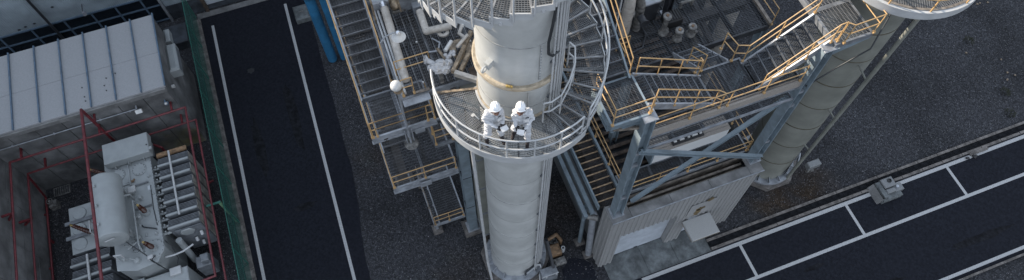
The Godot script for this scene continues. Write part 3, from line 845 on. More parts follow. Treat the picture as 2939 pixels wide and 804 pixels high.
# ================================================================ stair tower left of the chimney
func make_left_tower() -> void:
	var t := thing("stair_tower", Vector3(-2.6, 0, -4), "steel stair tower with orange rails between the lane and the pale chimney", "stair tower")
	var gt: Material = M.grating_tower
	var h := 0.82
	# upper landing and its flight
	deck(t, -3.72, -1.92, -3.0, -1.70, 9.6, gt, M.galv, true, 0.22)
	stair(t, Vector3(-3.24, 9.6, -3.0), Vector3(-3.24, 12.0, -6.6), 0.90, 15, gt, M.galv)
	railing(t, [Vector3(-3.75, 12.0, -6.6), Vector3(-3.75, 9.6, -3.0), Vector3(-3.75, 9.6, -1.67)], h, M.orange, 1.0)
	railing(t, [Vector3(-3.6, 9.6, -1.66), Vector3(-2.1, 9.6, -1.66)], h, M.orange, 1.5)
	railing(t, [Vector3(-3.72, 9.6, -1.66), Vector3(-1.9, 9.6, -1.66), Vector3(-1.9, 9.6, -2.4)], h, M.orange, 2.0)
	railing(t, [Vector3(-2.74, 12.0, -6.6), Vector3(-2.74, 9.75, -3.2)], h, M.orange, 1.0)
	put(mb().span(-3.8, -1.85, 9.32, 9.37, -1.70, -1.60), "edge_beam", M.galv, t)
	put(mb().bx(Vector3(-2.4, 9.3, -1.6), Vector3(0.3, 0.2, 0.05)), "joint_plate", M.galv, t)
	# deck with the pipework
	deck(t, -2.62, 0.8, -9.5, -1.90, 10.8, gt, M.beam_grey, true, 0.24, 0.05)
	for k in 17:
		var x := -2.5 + k * 0.2
		put(mb().span(x - 0.006, x + 0.006, 10.80, 10.812, -9.4, -1.95), "panel_edge", M.grating, t)
	for z in [-3.1, -4.6, -6.1, -7.6]: put(mb().span(-2.6, 0.78, 10.78, 10.806, z - 0.02, z + 0.02), "panel_joint", M.dark_metal, t)
	railing(t, [Vector3(-2.58, 10.8, -1.93), Vector3(-2.28, 10.8, -1.93)], 0.8, M.orange, 1.0)
	railing(t, [Vector3(-2.58, 10.8, -2.55), Vector3(-1.62, 10.8, -2.55)], 0.8, M.orange, 1.0)
	put(mb().span(-2.66, -1.9, 10.62, 10.74, -1.84, -1.70).span(-2.66, -1.9, 10.74, 10.76, -1.84, -1.62), "step_plate", M.galv, t)
	put(mb().span(-2.25, -1.85, 10.82, 10.87, -1.93, -1.87), "toe_board", M.beam_tan, t)
	# middle landing
	deck(t, -3.62, -1.55, -3.4, -1.50, 6.4, gt, M.galv, true, 0.22)
	stair(t, Vector3(-3.14, 6.4, -2.85), Vector3(-3.14, 8.8, -6.45), 0.88, 15, gt, M.galv)
	railing(t, [Vector3(-3.64, 8.8, -6.4), Vector3(-3.64, 6.4, -2.85), Vector3(-3.64, 6.4, -1.47)], h, M.orange, 1.2)
	railing(t, [Vector3(-3.62, 6.4, -1.47), Vector3(-1.55, 6.4, -1.47)], h, M.orange, 0.95)
	put(mb().span(-3.7, -1.5, 6.12, 6.17, -1.50, -1.38), "edge_beam", M.galv, t)
	put(mb().bx(Vector3(-2.62, 6.22, -1.36), Vector3(0.36, 0.26, 0.05)), "joint_plate", M.galv, t)
	# small cage landing beside the column
	deck(t, -2.0, -1.45, -2.5, -1.75, 7.9, gt, M.beam_grey, true, 0.16)
	railing(t, [Vector3(-2.0, 7.9, -2.5), Vector3(-2.0, 7.9, -1.72), Vector3(-1.45, 7.9, -1.72)], 0.85, M.orange, 0.4)
	# lowest landing on short legs
	deck(t, -2.62, -1.45, -4.4, -2.08, 0.75, gt, M.galv, true, 0.16)
	railing(t, [Vector3(-2.62, 0.75, -2.05), Vector3(-1.45, 0.75, -2.05)], 0.78, M.orange, 0.75)
	railing(t, [Vector3(-2.65, 0.75, -4.4), Vector3(-2.65, 0.75, -2.05)], 0.78, M.beam_tan, 0.8)
	railing(t, [Vector3(-2.45, 0.75, -4.4), Vector3(-2.45, 0.75, -2.1)], 0.78, M.galv, 0.8)
	for p in [Vector3(-2.58, 0, -2.12), Vector3(-2.58, 0, -4.3)]:
		put(mb().span(p.x - 0.05, p.x + 0.05, 0.18, 0.62, p.z - 0.05, p.z + 0.05), "leg", M.galv, t)
		put(mb().block(p.x - 0.2, p.x + 0.2, 0, 0.18, p.z - 0.2, p.z + 0.2, 0.02), "footing", M.kerb, t)
	# columns
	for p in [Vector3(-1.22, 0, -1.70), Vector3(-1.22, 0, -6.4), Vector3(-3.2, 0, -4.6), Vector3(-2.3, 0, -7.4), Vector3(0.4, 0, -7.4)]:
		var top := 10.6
		var c := put(mb().hbeam(p + Vector3.UP * 0.25, p + Vector3.UP * top, 0.34, 0.36, 0.03, Vector3.BACK), "column", M.steel_blue if p.z > -2 else M.dark_beam, t)  # inner columns darkened: shade below the landings put into the colour
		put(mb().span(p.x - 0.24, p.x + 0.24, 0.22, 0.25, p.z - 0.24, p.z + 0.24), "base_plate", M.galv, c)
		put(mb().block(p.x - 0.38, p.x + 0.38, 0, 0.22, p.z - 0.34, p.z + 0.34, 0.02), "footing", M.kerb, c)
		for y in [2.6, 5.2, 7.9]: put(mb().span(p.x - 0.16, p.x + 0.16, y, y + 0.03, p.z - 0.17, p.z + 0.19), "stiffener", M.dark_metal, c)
	for y in [6.22, 9.35, 10.5]:  # beams under the decks carry their shade as a dark colour
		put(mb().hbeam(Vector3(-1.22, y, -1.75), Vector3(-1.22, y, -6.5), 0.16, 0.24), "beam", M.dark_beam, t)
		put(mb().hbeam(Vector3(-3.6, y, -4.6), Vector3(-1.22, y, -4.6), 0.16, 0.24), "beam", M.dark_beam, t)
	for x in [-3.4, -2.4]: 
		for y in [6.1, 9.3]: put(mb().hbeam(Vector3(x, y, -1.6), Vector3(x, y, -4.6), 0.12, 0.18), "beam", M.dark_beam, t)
	# flue duct between the column and the chimney
	var d := thing("flue_duct", Vector3(-0.55, 0, -2.0), "tall greenish grey flue duct standing against the pale chimney", "duct")
	put(mb().span(-1.0, -0.2, 1.2, 10.4, -2.3, -0.80), "casing", M.stack_b, d)
	for y in [1.2, 3.4, 5.6, 7.8, 10.2]: put(mb().span(-1.04, -0.16, y, y + 0.06, -2.34, -0.76), "stiffener", M.beam_grey, d)
	put(mb().span(-0.95, -0.85, 0, 1.2, -1.0, -0.85).span(-0.3, -0.2, 0, 1.2, -1.0 - 1.2, -0.85 - 1.2).span(-0.95, -0.85, 0, 1.2, -2.2, -2.05), "leg", M.rust_steel, d)

# ================================================================ ribbed building with the roller door, and what stands on its roof
func make_process_building() -> void:
	var t := thing("ribbed_building", Vector3(5.7, 0, -1.5), "low ribbed metal building with a pale roller door and canopy beside the car road", "building")
	put(mb().span(3.12, 8.5, 0, 4.25, -6.4, 1.30), "body", M.dark_wall, t)
	put(mb().span(2.90, 3.12, 0, 4.25, 0.95, 1.58).span(3.12, 3.44, 0, 4.86, 1.30, 1.58).span(5.75, 6.36, 0, 4.86, 1.30, 1.58).span(7.02, 8.5, 0, 4.86, 1.30, 1.58).span(3.44, 5.75, 2.98, 4.86, 1.30, 1.58).span(6.36, 7.02, 2.2, 4.86, 1.30, 1.58), "core_wall", M.clad, t)
	var R := Vector3.RIGHT
	var B := Vector3.BACK
	for s in [[2.87, 0.57, 0.0, 4.86], [5.75, 0.60, 0.0, 2.98], [7.04, 0.75, 0.0, 2.98], [7.79, 0.74, 0.0, 2.98]]:
		put(ribbed(Vector3(s[0], s[2], 1.60), R, B, s[1], s[3] - s[2], 0.19, 0.028), "cladding_sheet", M.clad, t)
	for k in 3: put(ribbed(Vector3(3.44 + k * 0.772, 2.98, 1.60), R, B, 0.77, 1.88, 0.19, 0.028), "cladding_sheet", M.clad, t)
	for k in 3: put(ribbed(Vector3(5.76 + k * 0.925, 2.98, 1.60), R, B, 0.923, 1.88, 0.19, 0.028), "cladding_sheet", M.clad, t)
	put(ribbed(Vector3(6.36, 2.2, 1.60), R, B, 0.66, 0.78, 0.19, 0.028), "cladding_sheet", M.clad, t)
	put(ribbed(Vector3(2.88, 0.0, 1.58), Vector3.FORWARD, Vector3.LEFT, 0.66, 4.86, 0.19, 0.028), "cladding_sheet", M.clad, t)
	put(ribbed(Vector3(8.52, 0.0, 1.58), Vector3.FORWARD, R, 2.4, 4.86, 0.19, 0.028), "cladding_sheet", M.clad, t)
	# roller door of wide slats, set back
	var sh := put(mb().span(3.44, 5.75, 0, 2.98, 1.31, 1.345), "roller_door", M.shutter, t)
	for k in 12: put(mb().span(3.46, 5.73, 0.03 + k * 0.246, 0.264 + k * 0.246, 1.345, 1.362), "slat", M.shutter, sh)
	put(mb().bx(Vector3(4.6, 0.1, 1.38), Vector3(0.14, 0.04, 0.03)), "handle", M.dark_metal, sh)
	var dr := put(mb().span(6.36, 7.02, 0, 2.2, 1.31, 1.40), "door", M.shutter, t)
	put(mb().bx(Vector3(6.48, 1.0, 1.43), Vector3(0.1, 0.03, 0.05)), "handle", M.dark_metal, dr)
	# canopy
	var cn := put(mb().block(6.06, 7.20, 2.12, 2.24, 1.66, 2.50, 0.02), "canopy", M.canopy_sheet, t)
	put(mb().span(6.10, 7.18, 2.17, 2.20, 2.50, 2.508), "rust_edge", M.rust_stain, cn)
	put(mb().span(6.08, 6.13, 2.0, 2.12, 1.66, 2.45), "canopy_rib", M.beam_tan, cn)
	var pp := put(mb().span(6.12, 7.16, 2.55, 3.62, 1.64, 1.652), "wall_plate", M.clad, t)
	for q in [[6.55, 2.75, 0.14, 0.32], [6.62, 3.05, 0.20, 0.16], [6.86, 3.70, 0.14, 0.16]]:
		var o := []
		for k in 14:
			var a := TAU * k / 14
			var rr := 1.0 + 0.22 * sin(k * 2.7 + q[0] * 9)
			o.append(Vector3(q[0] + cos(a) * q[2] * rr, q[1] + sin(a) * q[3] * rr, 1.656))
		var m := mb()
		for k in 14: m.quad(Vector3(q[0], q[1], 1.656), o[k], o[(k + 1) % 14], o[(k + 1) % 14], Vector3.BACK)
		put(m, "rust_patch", M.rust_stain, pp)
	# parapet cap in lengths
	put(mb().block(2.82, 3.56, 4.86, 4.93, 1.0, 1.69, 0.015), "parapet_cap", M.concrete, t)
	put(mb().block(8.1, 8.6, 4.86, 4.93, 0.9, 1.69, 0.015), "parapet_cap", M.concrete, t)
	for k in 3: put(mb().block(3.57 + k * 1.51, 5.07 + k * 1.51, 4.86, 4.93, 1.32, 1.69, 0.015), "parapet_cap", M.concrete, t)
	put(mb().span(2.82, 8.6, 4.90, 4.945, 1.672, 1.70), "drip_edge", M.galv, t)
	# gutter beams behind the parapet
	put(mb().span(3.56, 8.1, 4.3, 4.70, 1.22, 1.30), "gutter_beam", M.beam_tan, t)
	put(mb().span(3.56, 8.1, 4.3, 4.66, 1.04, 1.12), "gutter_beam", M.beam_tan, t)
	put(mb().span(3.56, 8.1, 4.3, 4.40, 0.9, 1.22), "gutter_bed", M.rust_steel, t)
	put(mb().span(3.2, 8.45, 4.3, 4.72, 0.84, 0.90), "gutter_beam", M.beam_tan, t)
	# rusty roof bars
	for k in 22:
		var z := -6.2 + k * 0.31
		put(mb().span(3.65, 8.45, 4.25, 4.50, z, z + 0.05).span(3.65, 8.45, 4.47, 4.52, z, z + 0.13), "roof_bar", M.rust_steel, t)
	# walkway of bars along the left flank
	put(mb().bar(Vector3(2.68, 4.70, -6.4), Vector3(2.68, 4.70, 0.9), 0.06, 0.30), "flank_beam", M.steel_blue, t)
	put(mb().bar(Vector3(3.58, 4.70, -6.4), Vector3(3.58, 4.70, 1.0), 0.08, 0.36), "flank_beam", M.steel_blue, t)
	stuff(put(grate(mb(), 2.72, 3.53, -6.4, 0.9, 4.70, true, 0.05, 0.1), "grating", M.rust_steel, t))
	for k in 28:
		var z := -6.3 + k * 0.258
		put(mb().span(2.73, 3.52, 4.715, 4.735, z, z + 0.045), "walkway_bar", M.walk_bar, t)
	railing(t, [Vector3(3.62, 4.9, -6.3), Vector3(3.62, 4.9, 0.75)], 0.8, M.orange, 1.1)
	# pipe rack and wall under the flank
	put(mb().span(3.02, 3.12, 0, 2.6, -6.4, 0.94), "flank_wall", M.mid_grey, t)
	for q in [[2.52, 4.25, 0.09], [2.30, 4.05, 0.07]]: put(mb().bar(Vector3(q[0], q[1], -6.4), Vector3(q[0], q[1], 0.85), 0.14, 0.2), "rack_beam", M.steel_blue, t)
	put(mb().tube(Vector3(2.40, 3.95, 0.78), Vector3(2.70, 3.95, 0.98), 0.11, -1.0, 14), "pipe_cap", M.cast, t)
	# low deck, its rail
	deck(t, 3.7, 8.4, 0.12, 0.76, 4.95, M.grating_dark, M.beam_grey, false, 0.16)
	railing(t, [Vector3(3.75, 4.97, 0.8), Vector3(8.35, 4.97, 0.8)], 0.75, M.orange, 1.05)
	railing(t, [Vector3(8.4, 4.97, -2.6), Vector3(8.4, 4.97, 0.8)], 0.75, M.orange, 1.05)
	# leaning struts on stone feet
	for q in [[Vector3(2.60, 0.12, 0.38), Vector3(2.50, 3.9, 0.40), 0.085, M.steel_blue], [Vector3(2.72, 0.12, 0.98), Vector3(2.60, 4.0, 0.80), 0.13, M.galv], [Vector3(2.25, 0.1, -2.6), Vector3(2.3, 4.0, -2.6), 0.11, M.galv], [Vector3(2.25, 0.1, -5.6), Vector3(2.3, 4.0, -5.6), 0.11, M.galv]]:
		put(mb().tube(q[0], q[1], q[2], -1.0, 12), "strut", q[3], t)
		put(mb().block(q[0].x - 0.2, q[0].x + 0.2, 0, 0.14, q[0].z - 0.16, q[0].z + 0.16, 0.02), "footing", M.kerb, t)
	# cabinet with open tray on the low deck
	var c := thing("control_cabinet", Vector3(6.5, 4.95, -0.15), "long white cabinet with a slatted tan top under the upper walkway", "cabinet")
	put(mb().span(5.0, 7.9, 4.95, 5.60, -1.05, 0.08), "body", M.white_paint, c)
	put(mb().span(4.93, 5.0, 4.95, 5.64, -1.08, 0.1), "end_panel", M.steel_blue, c)
	for k in 8: put(mb().span(4.98, 7.95, 5.60, 5.63 + 0.008 * (k % 2), -1.07 + k * 0.145, -0.94 + k * 0.145), "top_slat", M.front_tan, c)
	var tr := put(mb().span(5.75, 6.95, 5.64, 5.68, -0.42, 0.0), "tray", M.black_rubber, c)
	for q in [[5.82, 0.1], [6.05, 0.16], [6.35, 0.08], [6.52, 0.2], [6.8, 0.09]]: put(mb().block(q[0], q[0] + q[1], 5.68, 5.75, -0.25 + 0.2 * q[1], -0.08, 0.01), "instrument", M.lamp_white, tr)

# ================================================================ steel frame with the upper landings
func make_upper_decks() -> void:
	var t := thing("access_frame", Vector3(5.8, 4.93, 0.6), "blue grey steel frame carrying the orange railed upper landings and stairs", "steel frame")
	var gd: Material = M.grating_dark
	var h := 0.80
	for p in [[Vector3(3.12, 0, 1.30), 11.55], [Vector3(8.45, 0, 1.12), 11.75]]:
		var x: float = p[0].x
		var z: float = p[0].z
		var c := put(mb().hbeam(Vector3(x, 4.93, z), Vector3(x, p[1], z), 0.34, 0.32, 0.03, Vector3.RIGHT), "column", M.steel_blue, t)
		put(mb().block(x - 0.2, x + 0.2, p[1], p[1] + 0.03, z - 0.2, z + 0.2, 0.008), "cap_plate", M.galv, c)
		put(mb().span(x - 0.22, x + 0.22, 4.93, 4.955, z - 0.21, z + 0.21), "base_plate", M.galv, c)
		for y in [6.2, 8.6, 9.4]:
			put(mb().span(x - 0.15, x + 0.17, y, y + 0.14, z + 0.03, z + 0.10), "splice_plate", M.galv, c)
	for p in [Vector3(4.3, 4.5, -1.5), Vector3(8.95, 4.5, -1.5), Vector3(4.3, 4.5, -5.8), Vector3(8.95, 4.5, -5.8)]:
		put(mb().hbeam(p - Vector3.UP * (4.5 if p.x > 8.6 else 0.25), Vector3(p.x, 9.0, p.z), 0.24, 0.24), "column", M.steel_blue, t)
	# braces
	put(mb().hbeam(Vector3(3.12, 9.75, 1.45), Vector3(8.45, 5.5, 1.36), 0.12, 0.14), "brace", M.steel_blue, t)
	put(mb().hbeam(Vector3(3.75, 5.0, 1.15), Vector3(8.45, 9.0, 1.0), 0.12, 0.16), "brace", M.steel_blue, t)
	# level B: landing and long front beam
	var yb := 10.2
	put(mb().span(3.30, 8.30, yb - 0.30, yb - 0.004, 1.13, 1.20), "front_beam", M.front_tan, t)
	put(mb().span(3.30, 8.30, yb - 0.33, yb - 0.30, 1.02, 1.24), "lower_flange", M.beam_grey, t)
	deck(t, 5.58, 6.93, -0.10, 1.06, yb, gd, M.beam_grey, false, 0.18)
	deck(t, 3.4, 5.52, 0.80, 1.06, yb - 0.25, gd, M.beam_grey, false, 0.12)
	deck(t, 7.0, 8.25, 0.20, 1.06, yb, gd, M.beam_grey, false, 0.12)
	railing(t, [Vector3(3.5, yb, 1.17), Vector3(8.2, yb, 1.17)], h, M.orange, 1.15)
	put(mb().span(4.0, 8.2, yb, yb + 0.07, 1.10, 1.12), "toe_board", M.beam_tan, t)
	# cable walkway under it
	deck(t, 3.45, 8.25, 1.0, 1.20, 9.3, gd, M.galv, false, 0.08, 0.04)
		# level A
	deck(t, 2.13, 3.18, 0.08, 1.24, 11.6, gd, M.steel_blue, false, 0.2)
	put(mb().hbeam(Vector3(2.1, 11.32, 1.2), Vector3(3.2, 11.32, 1.2), 0.16, 0.2), "beam", M.steel_blue, t)
	put(mb().hbeam(Vector3(2.1, 11.32, 0.1), Vector3(2.1, 11.32, 1.2), 0.16, 0.2), "beam", M.steel_blue, t)
	put(mb().bar(Vector3(2.2, 11.3, 1.25), Vector3(3.0, 10.9, 1.25), 0.06, 0.1), "knee", M.beam_tan, t)
	railing(t, [Vector3(2.10, 11.6, 0.15), Vector3(2.10, 11.6, 1.27), Vector3(3.15, 11.6, 1.27)], h, M.orange, 1.5)
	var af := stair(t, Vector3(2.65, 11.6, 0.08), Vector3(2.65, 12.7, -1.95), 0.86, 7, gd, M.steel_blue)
	af.get_node("stringer_001").material_override = M.dark_beam  # left stringer darkened, shade below the winding stair put into its colour
	railing(t, [Vector3(3.14, 12.7, -1.95), Vector3(3.14, 11.6, 0.02)], h, M.orange, 2.2)
	# flight A to B
	stair(t, Vector3(5.55, yb, 0.52), Vector3(3.18, 11.6, 0.52), 0.92, 10, gd, M.galv)
	railing(t, [Vector3(3.35, 11.5, 0.02), Vector3(5.5, yb + 0.03, 0.02), Vector3(5.5, yb, -0.12)], h, M.orange, 0.85)
	railing(t, [Vector3(3.22, 11.58, 1.22), Vector3(3.4, 11.47, 1.03), Vector3(5.45, yb + 0.05, 1.03), Vector3(5.6, yb, 1.15)], h, M.orange, 0.9)
	# flight B to C
	stair(t, Vector3(6.95, yb, 0.52), Vector3(8.6, 11.9, 0.62), 0.86, 8, gd, M.galv)
	railing(t, [Vector3(6.6, yb, -0.6), Vector3(6.68, yb, -0.12), Vector3(6.95, yb + 0.05, 0.03), Vector3(8.6, 11.9, 0.13), Vector3(9.2, 11.9, -0.3)], h, M.orange, 1.1)
	railing(t, [Vector3(6.95, yb, 1.02), Vector3(8.5, 11.85, 1.10), Vector3(8.66, 11.9, 1.12)], h, M.orange, 0.8)
	# level C
	deck(t, 8.62, 9.68, 0.12, 1.20, 11.9, M.grating, M.beam_grey, false, 0.2)
	deck(t, 8.62, 9.68, -1.6, 0.0, 11.9, M.grating, M.beam_grey, false, 0.2)
	put(mb().bar(Vector3(8.5, 11.3, 1.15), Vector3(9.7, 11.72, 1.2), 0.1, 0.16), "outrigger", M.steel_blue, t)
	railing(t, [Vector3(8.66, 11.9, 1.15), Vector3(8.78, 11.9, 1.27), Vector3(9.72, 11.9, 1.25), Vector3(9.72, 11.9, -1.6)], h, M.orange, 1.7)
	# flight down to the machine deck
	stair(t, Vector3(6.15, 9.2, -1.45), Vector3(6.15, yb, -0.12), 0.82, 5, gd, M.galv)
	railing(t, [Vector3(5.70, yb, -0.12), Vector3(5.70, 9.75, -0.75)], h, M.orange, 1.0)
	# machine deck
	deck(t, 3.55, 9.0, -7.5, -1.45, 9.2, gd, M.dark_metal, false, 0.24, 0.06)
	put(mb().hbeam(Vector3(3.5, 8.95, -2.6), Vector3(9.0, 8.95, -2.6), 0.3, 0.3), "beam", M.dark_beam, t)
	put(mb().hbeam(Vector3(6.4, 8.8, -7.4), Vector3(6.4, 8.8, -1.5), 0.2, 0.25), "beam", M.dark_beam, t)
	put(mb().hbeam(Vector3(7.9, 8.8, -7.4), Vector3(7.2, 8.8, -1.5), 0.16, 0.22), "beam", M.dark_beam, t)
	put(mb().span(9.02, 9.12, 9.0, 9.3, -7.5, -1.4), "edge_beam", M.beam_tan, t)
	railing(t, [Vector3(9.1, 9.2, -7.0), Vector3(9.1, 9.2, -1.4)], h, M.orange, 2.4)
	railing(t, [Vector3(4.1, 9.2, -1.7), Vector3(4.1, 9.2, -2.2), Vector3(4.5, 9.2, -2.2)], 0.6, M.orange, 0.6)

# ================================================================ transformer
func radiator(t: Node, x0: float, x1: float, z: float, top: float, low: float, side := true) -> void:
	var r := put(mb().span(x0, x1, top - 0.07, top, z + 0.33, z + 0.41), "radiator", M.trafo, t)
	for k in 7: put(mb().span(x0, x1, low, top - 0.06 - 0.012 * (6 - k), z + k * 0.062, z + k * 0.062 + 0.024), "fin", M.trafo_fin, r)
	if side: put(mb().span(x1, x1 + 0.02, low, top - 0.12, z + 0.01, z + 0.41), "side_cover", M.trafo_side, r)

func bushing(t: Node, at: Vector3, lean: Vector3, len := 0.62) -> void:
	var d := (Vector3.UP + lean).normalized()
	var x := d.cross(Vector3.FORWARD).normalized()
	var b := Basis(x, d, x.cross(d))
	var prof := [Vector2(0.09, 0.0)]
	for k in 7:
		prof.append(Vector2(0.065, 0.10 + k * (len - 0.14) / 7)); prof.append(Vector2(0.10 - 0.004 * k, 0.13 + k * (len - 0.14) / 7))
	prof.append(Vector2(0.05, len - 0.03)); prof.append(Vector2(0.0, len - 0.02))
	var o := put(mb().lathe(prof, at, 16, 0, TAU, b), "bushing", M.porcelain, t)
	put(mb().tube(at + d * (len - 0.04), at + d * (len + 0.05), 0.042, -1.0, 10), "terminal", M.brass, o)
	put(mb().tube(at - d * 0.1, at + d * 0.05, 0.13, -1.0, 16), "turret", M.trafo, o)

func make_transformer() -> void:
	var t := thing("power_transformer", Vector3(-13.2, 0, -5.8), "grey power transformer with finned radiators, oil drum and brown bushings", "transformer")
	var yt := 2.65
	put(mb().span(-13.7, -12.2, 0, 0.4, -7.8, -3.8), "skid", M.dark_metal, t)
	var out := [Vector2(-13.85, -8.0), Vector2(-12.18, -8.0), Vector2(-12.18, -4.0), Vector2(-12.45, -3.5), Vector2(-13.2, -3.42), Vector2(-13.85, -3.65)]
	put(mb().poly(out, 0.4, yt - 0.05), "tank", M.trafo, t)
	var o2 := []
	for p in out: o2.append(p + (p - Vector2(-13.0, -5.7)).normalized() * 0.05)
	var lid := put(mb().poly(o2, yt - 0.05, yt), "lid", M.trafo, t)
	for q in [[-12.62, -7.42, 0.26], [-13.40, -7.45, 0.26], [-12.5, -3.98, 0.36], [-13.1, -4.15, 0.15], [-13.35, -4.7, 0.3]]:
		var hm := put(mb().lathe([Vector2(0.0, 0.05), Vector2(q[2] - 0.015, 0.05), Vector2(q[2], 0.035), Vector2(q[2], 0.0)], Vector3(q[0], yt, q[1]), 28), "hatch", M.trafo, lid)
		var hbolts := mb()
		for k in 12: hbolts.tube(Vector3(q[0] + cos(TAU * k / 12) * (q[2] - 0.035), yt + 0.04, q[1] + sin(TAU * k / 12) * (q[2] - 0.035)), Vector3(q[0] + cos(TAU * k / 12) * (q[2] - 0.035), yt + 0.066, q[1] + sin(TAU * k / 12) * (q[2] - 0.035)), 0.014, -1.0, 6)
		stuff(put(hbolts, "hatch_bolts", M.dark_metal, t))
	put(mb().span(-13.02, -12.98, yt, yt + 0.06, -7.75, -6.85), "lid_rib", M.trafo, lid)
	put(mb().span(-13.8, -13.0, yt, yt + 0.06, -6.95, -6.91), "lid_rib", M.trafo, lid)
	for z in [-6.75, -5.75]: put(mb().tube(Vector3(-12.95, yt + 0.06, z), Vector3(-12.35, yt + 0.06, z), 0.03), "lid_bar", M.trafo_fin, lid)
	for p in [Vector3(-12.25, yt, -7.9), Vector3(-12.25, yt, -6.2), Vector3(-12.25, yt, -5.0), Vector3(-13.1, yt, -7.0), Vector3(-12.9, yt, -5.1), Vector3(-12.7, yt, -4.6)]: put(mb().lathe([Vector2(0, 0.07), Vector2(0.03, 0.06), Vector2(0.045, 0.0)], p, 10), "lid_bolt", M.trafo, lid)
	var eb := mb()
	for k in 30: eb.tube(Vector3(-12.16, yt, -7.9 + k * 0.13), Vector3(-12.16, yt + 0.03, -7.9 + k * 0.13), 0.016, -1.0, 6)
	stuff(put(eb, "edge_bolts", M.trafo_fin, t))
	# fittings crowding the lid
	for q in [[-12.86, -5.45, 0.10, 0.14], [-12.7, -6.15, 0.06, 0.2], [-12.95, -4.55, 0.09, 0.22], [-12.35, -4.55, 0.05, 0.12], [-12.3, -7.0, 0.05, 0.1], [-13.15, -3.75, 0.11, 0.12], [-13.55, -3.9, 0.06, 0.2]]:
		put(mb().lathe([Vector2(0, q[3]), Vector2(q[2] * 0.7, q[3]), Vector2(q[2], q[3] - 0.03), Vector2(q[2], 0.03), Vector2(q[2] * 1.3, 0.03), Vector2(q[2] * 1.3, 0.0)], Vector3(q[0], yt, q[1]), 14), "fitting", M.trafo, t)
	put(mb().path([Vector3(-12.86, yt + 0.1, -5.45), Vector3(-12.95, yt + 0.3, -5.3), Vector3(-12.95, yt + 0.3, -4.55), Vector3(-12.95, yt + 0.15, -4.55)], 0.028), "oil_pipe", M.trafo, t)
	put(mb().path([Vector3(-13.55, yt + 0.15, -3.9), Vector3(-13.3, yt + 0.25, -3.8), Vector3(-13.15, yt + 0.1, -3.75)], 0.025), "oil_pipe", M.trafo, t)
	put(mb().path([Vector3(-13.75, yt, -4.0), Vector3(-13.75, yt + 0.45, -4.0), Vector3(-13.5, yt + 0.45, -3.95), Vector3(-13.5, yt, -3.9)], 0.025), "oil_pipe", M.rail_grey, t)
	put(mb().path([Vector3(-12.5, yt + 0.06, -3.7), Vector3(-12.55, yt + 0.3, -3.45), Vector3(-12.35, 2.0, -3.25)], 0.016), "cable", M.cable, t)
	put(mb().path([Vector3(-12.2, 2.5, -4.3), Vector3(-12.05, 2.3, -4.1), Vector3(-12.0, 1.9, -3.7), Vector3(-12.15, 1.92, -3.2)], 0.02), "cable", M.cable, t)
	put(mb().path([Vector3(-12.3, yt + 0.02, -6.6), Vector3(-12.32, yt + 0.03, -5.6), Vector3(-12.28, yt + 0.03, -4.9), Vector3(-12.16, 2.4, -4.7)], 0.015), "cable", M.cable, t)
	put(mb().bx(Vector3(-12.85, yt + 0.03, -7.05), Vector3(0.05, 0.05, 0.05)).bx(Vector3(-12.9, yt + 0.05, -6.98), Vector3(0.09, 0.06, 0.07)), "earth_lug", M.tan_machine, t)
	put(mb().bx(Vector3(-12.35, yt + 0.01, -6.5), Vector3(0.14, 0.01, 0.2)), "rating_plate", M.sign_face, t)
	# box on the back of the lid
	var bb := put(mb().block(-13.68, -12.0, 2.74, 3.12, -8.68, -7.78, 0.025), "terminal_box", M.trafo, t)
	put(mb().span(-13.6, -12.1, 2.3, 2.74, -8.6, -8.0), "box_neck", M.trafo_fin, bb)
	for x in [-13.4, -12.9, -12.35]: put(mb().span(x - 0.015, x + 0.015, yt, 2.85, -7.80, -7.70), "rib", M.trafo, bb)
	put(mb().bx(Vector3(-11.96, 3.06, -7.95), Vector3(0.1, 0.06, 0.12)), "lug", M.trafo, bb)
	for p in [Vector3(-13.66, 2.95, -8.0), Vector3(-12.06, 3.13, -8.1)]: put(mb().ball(p, 0.03, 8), "bolt", M.dark_metal, bb)
	# oil drum
	var cz := [-6.85, -4.22]
	var dr := put(mb().lathe([Vector2(0.0, 0.0), Vector2(0.40, 0.03), Vector2(0.515, 0.08), Vector2(0.53, 0.12), Vector2(0.53, 2.51), Vector2(0.515, 2.55), Vector2(0.40, 2.60), Vector2(0.0, 2.63)], Vector3(-13.45, 3.70, -6.85), 40, 0, TAU, Basis(Vector3.RIGHT, PI / 2)), "oil_drum", M.trafo, t)
	for z in [-6.3, -5.5, -4.75]: put(mb().bar(Vector3(-13.62, 4.20, z), Vector3(-13.62, 4.29, z), 0.05, 0.1, Vector3.BACK), "lifting_eye", M.trafo, dr)
	put(mb().bar(Vector3(-13.62, 3.92, -4.2), Vector3(-13.28, 3.98, -4.2), 0.03, 0.05), "drum_handle", M.rail_grey, dr)
	for z in [-6.4, -4.7]:
		put(mb().bar(Vector3(-13.75, yt, z), Vector3(-13.75, 3.35, z), 0.1, 0.1, Vector3.BACK).bar(Vector3(-13.1, yt, z), Vector3(-13.1, 3.35, z), 0.1, 0.1, Vector3.BACK).bar(Vector3(-13.9, 3.22, z), Vector3(-13.0, 3.22, z), 0.1, 0.12), "drum_saddle", M.trafo, t)
	# radiators
	for k in 6: radiator(t, -11.92, -10.78, -7.62 + k * 0.54, 2.75, 0.7)
	put(mb().span(-11.92, -10.80, 2.60, 2.68, -7.86, -7.68), "radiator_guard", M.tan_machine, t)
	put(mb().tube(Vector3(-11.42, 2.80, -7.75), Vector3(-11.42, 2.80, -4.95), 0.04), "tie_bar", M.rail_grey, t)
	put(mb().span(-11.75, -10.8, 0.7, 2.55, -4.48, -4.44), "end_plate", M.trafo_fin, t)
	put(mb().lathe([Vector2(0, 0.03), Vector2(0.25, 0.03), Vector2(0.28, 0.0)], Vector3(-11.40, 2.25, -4.44), 6, 0, TAU, Basis(Vector3.RIGHT, PI / 2)), "name_plate", M.trafo, t)
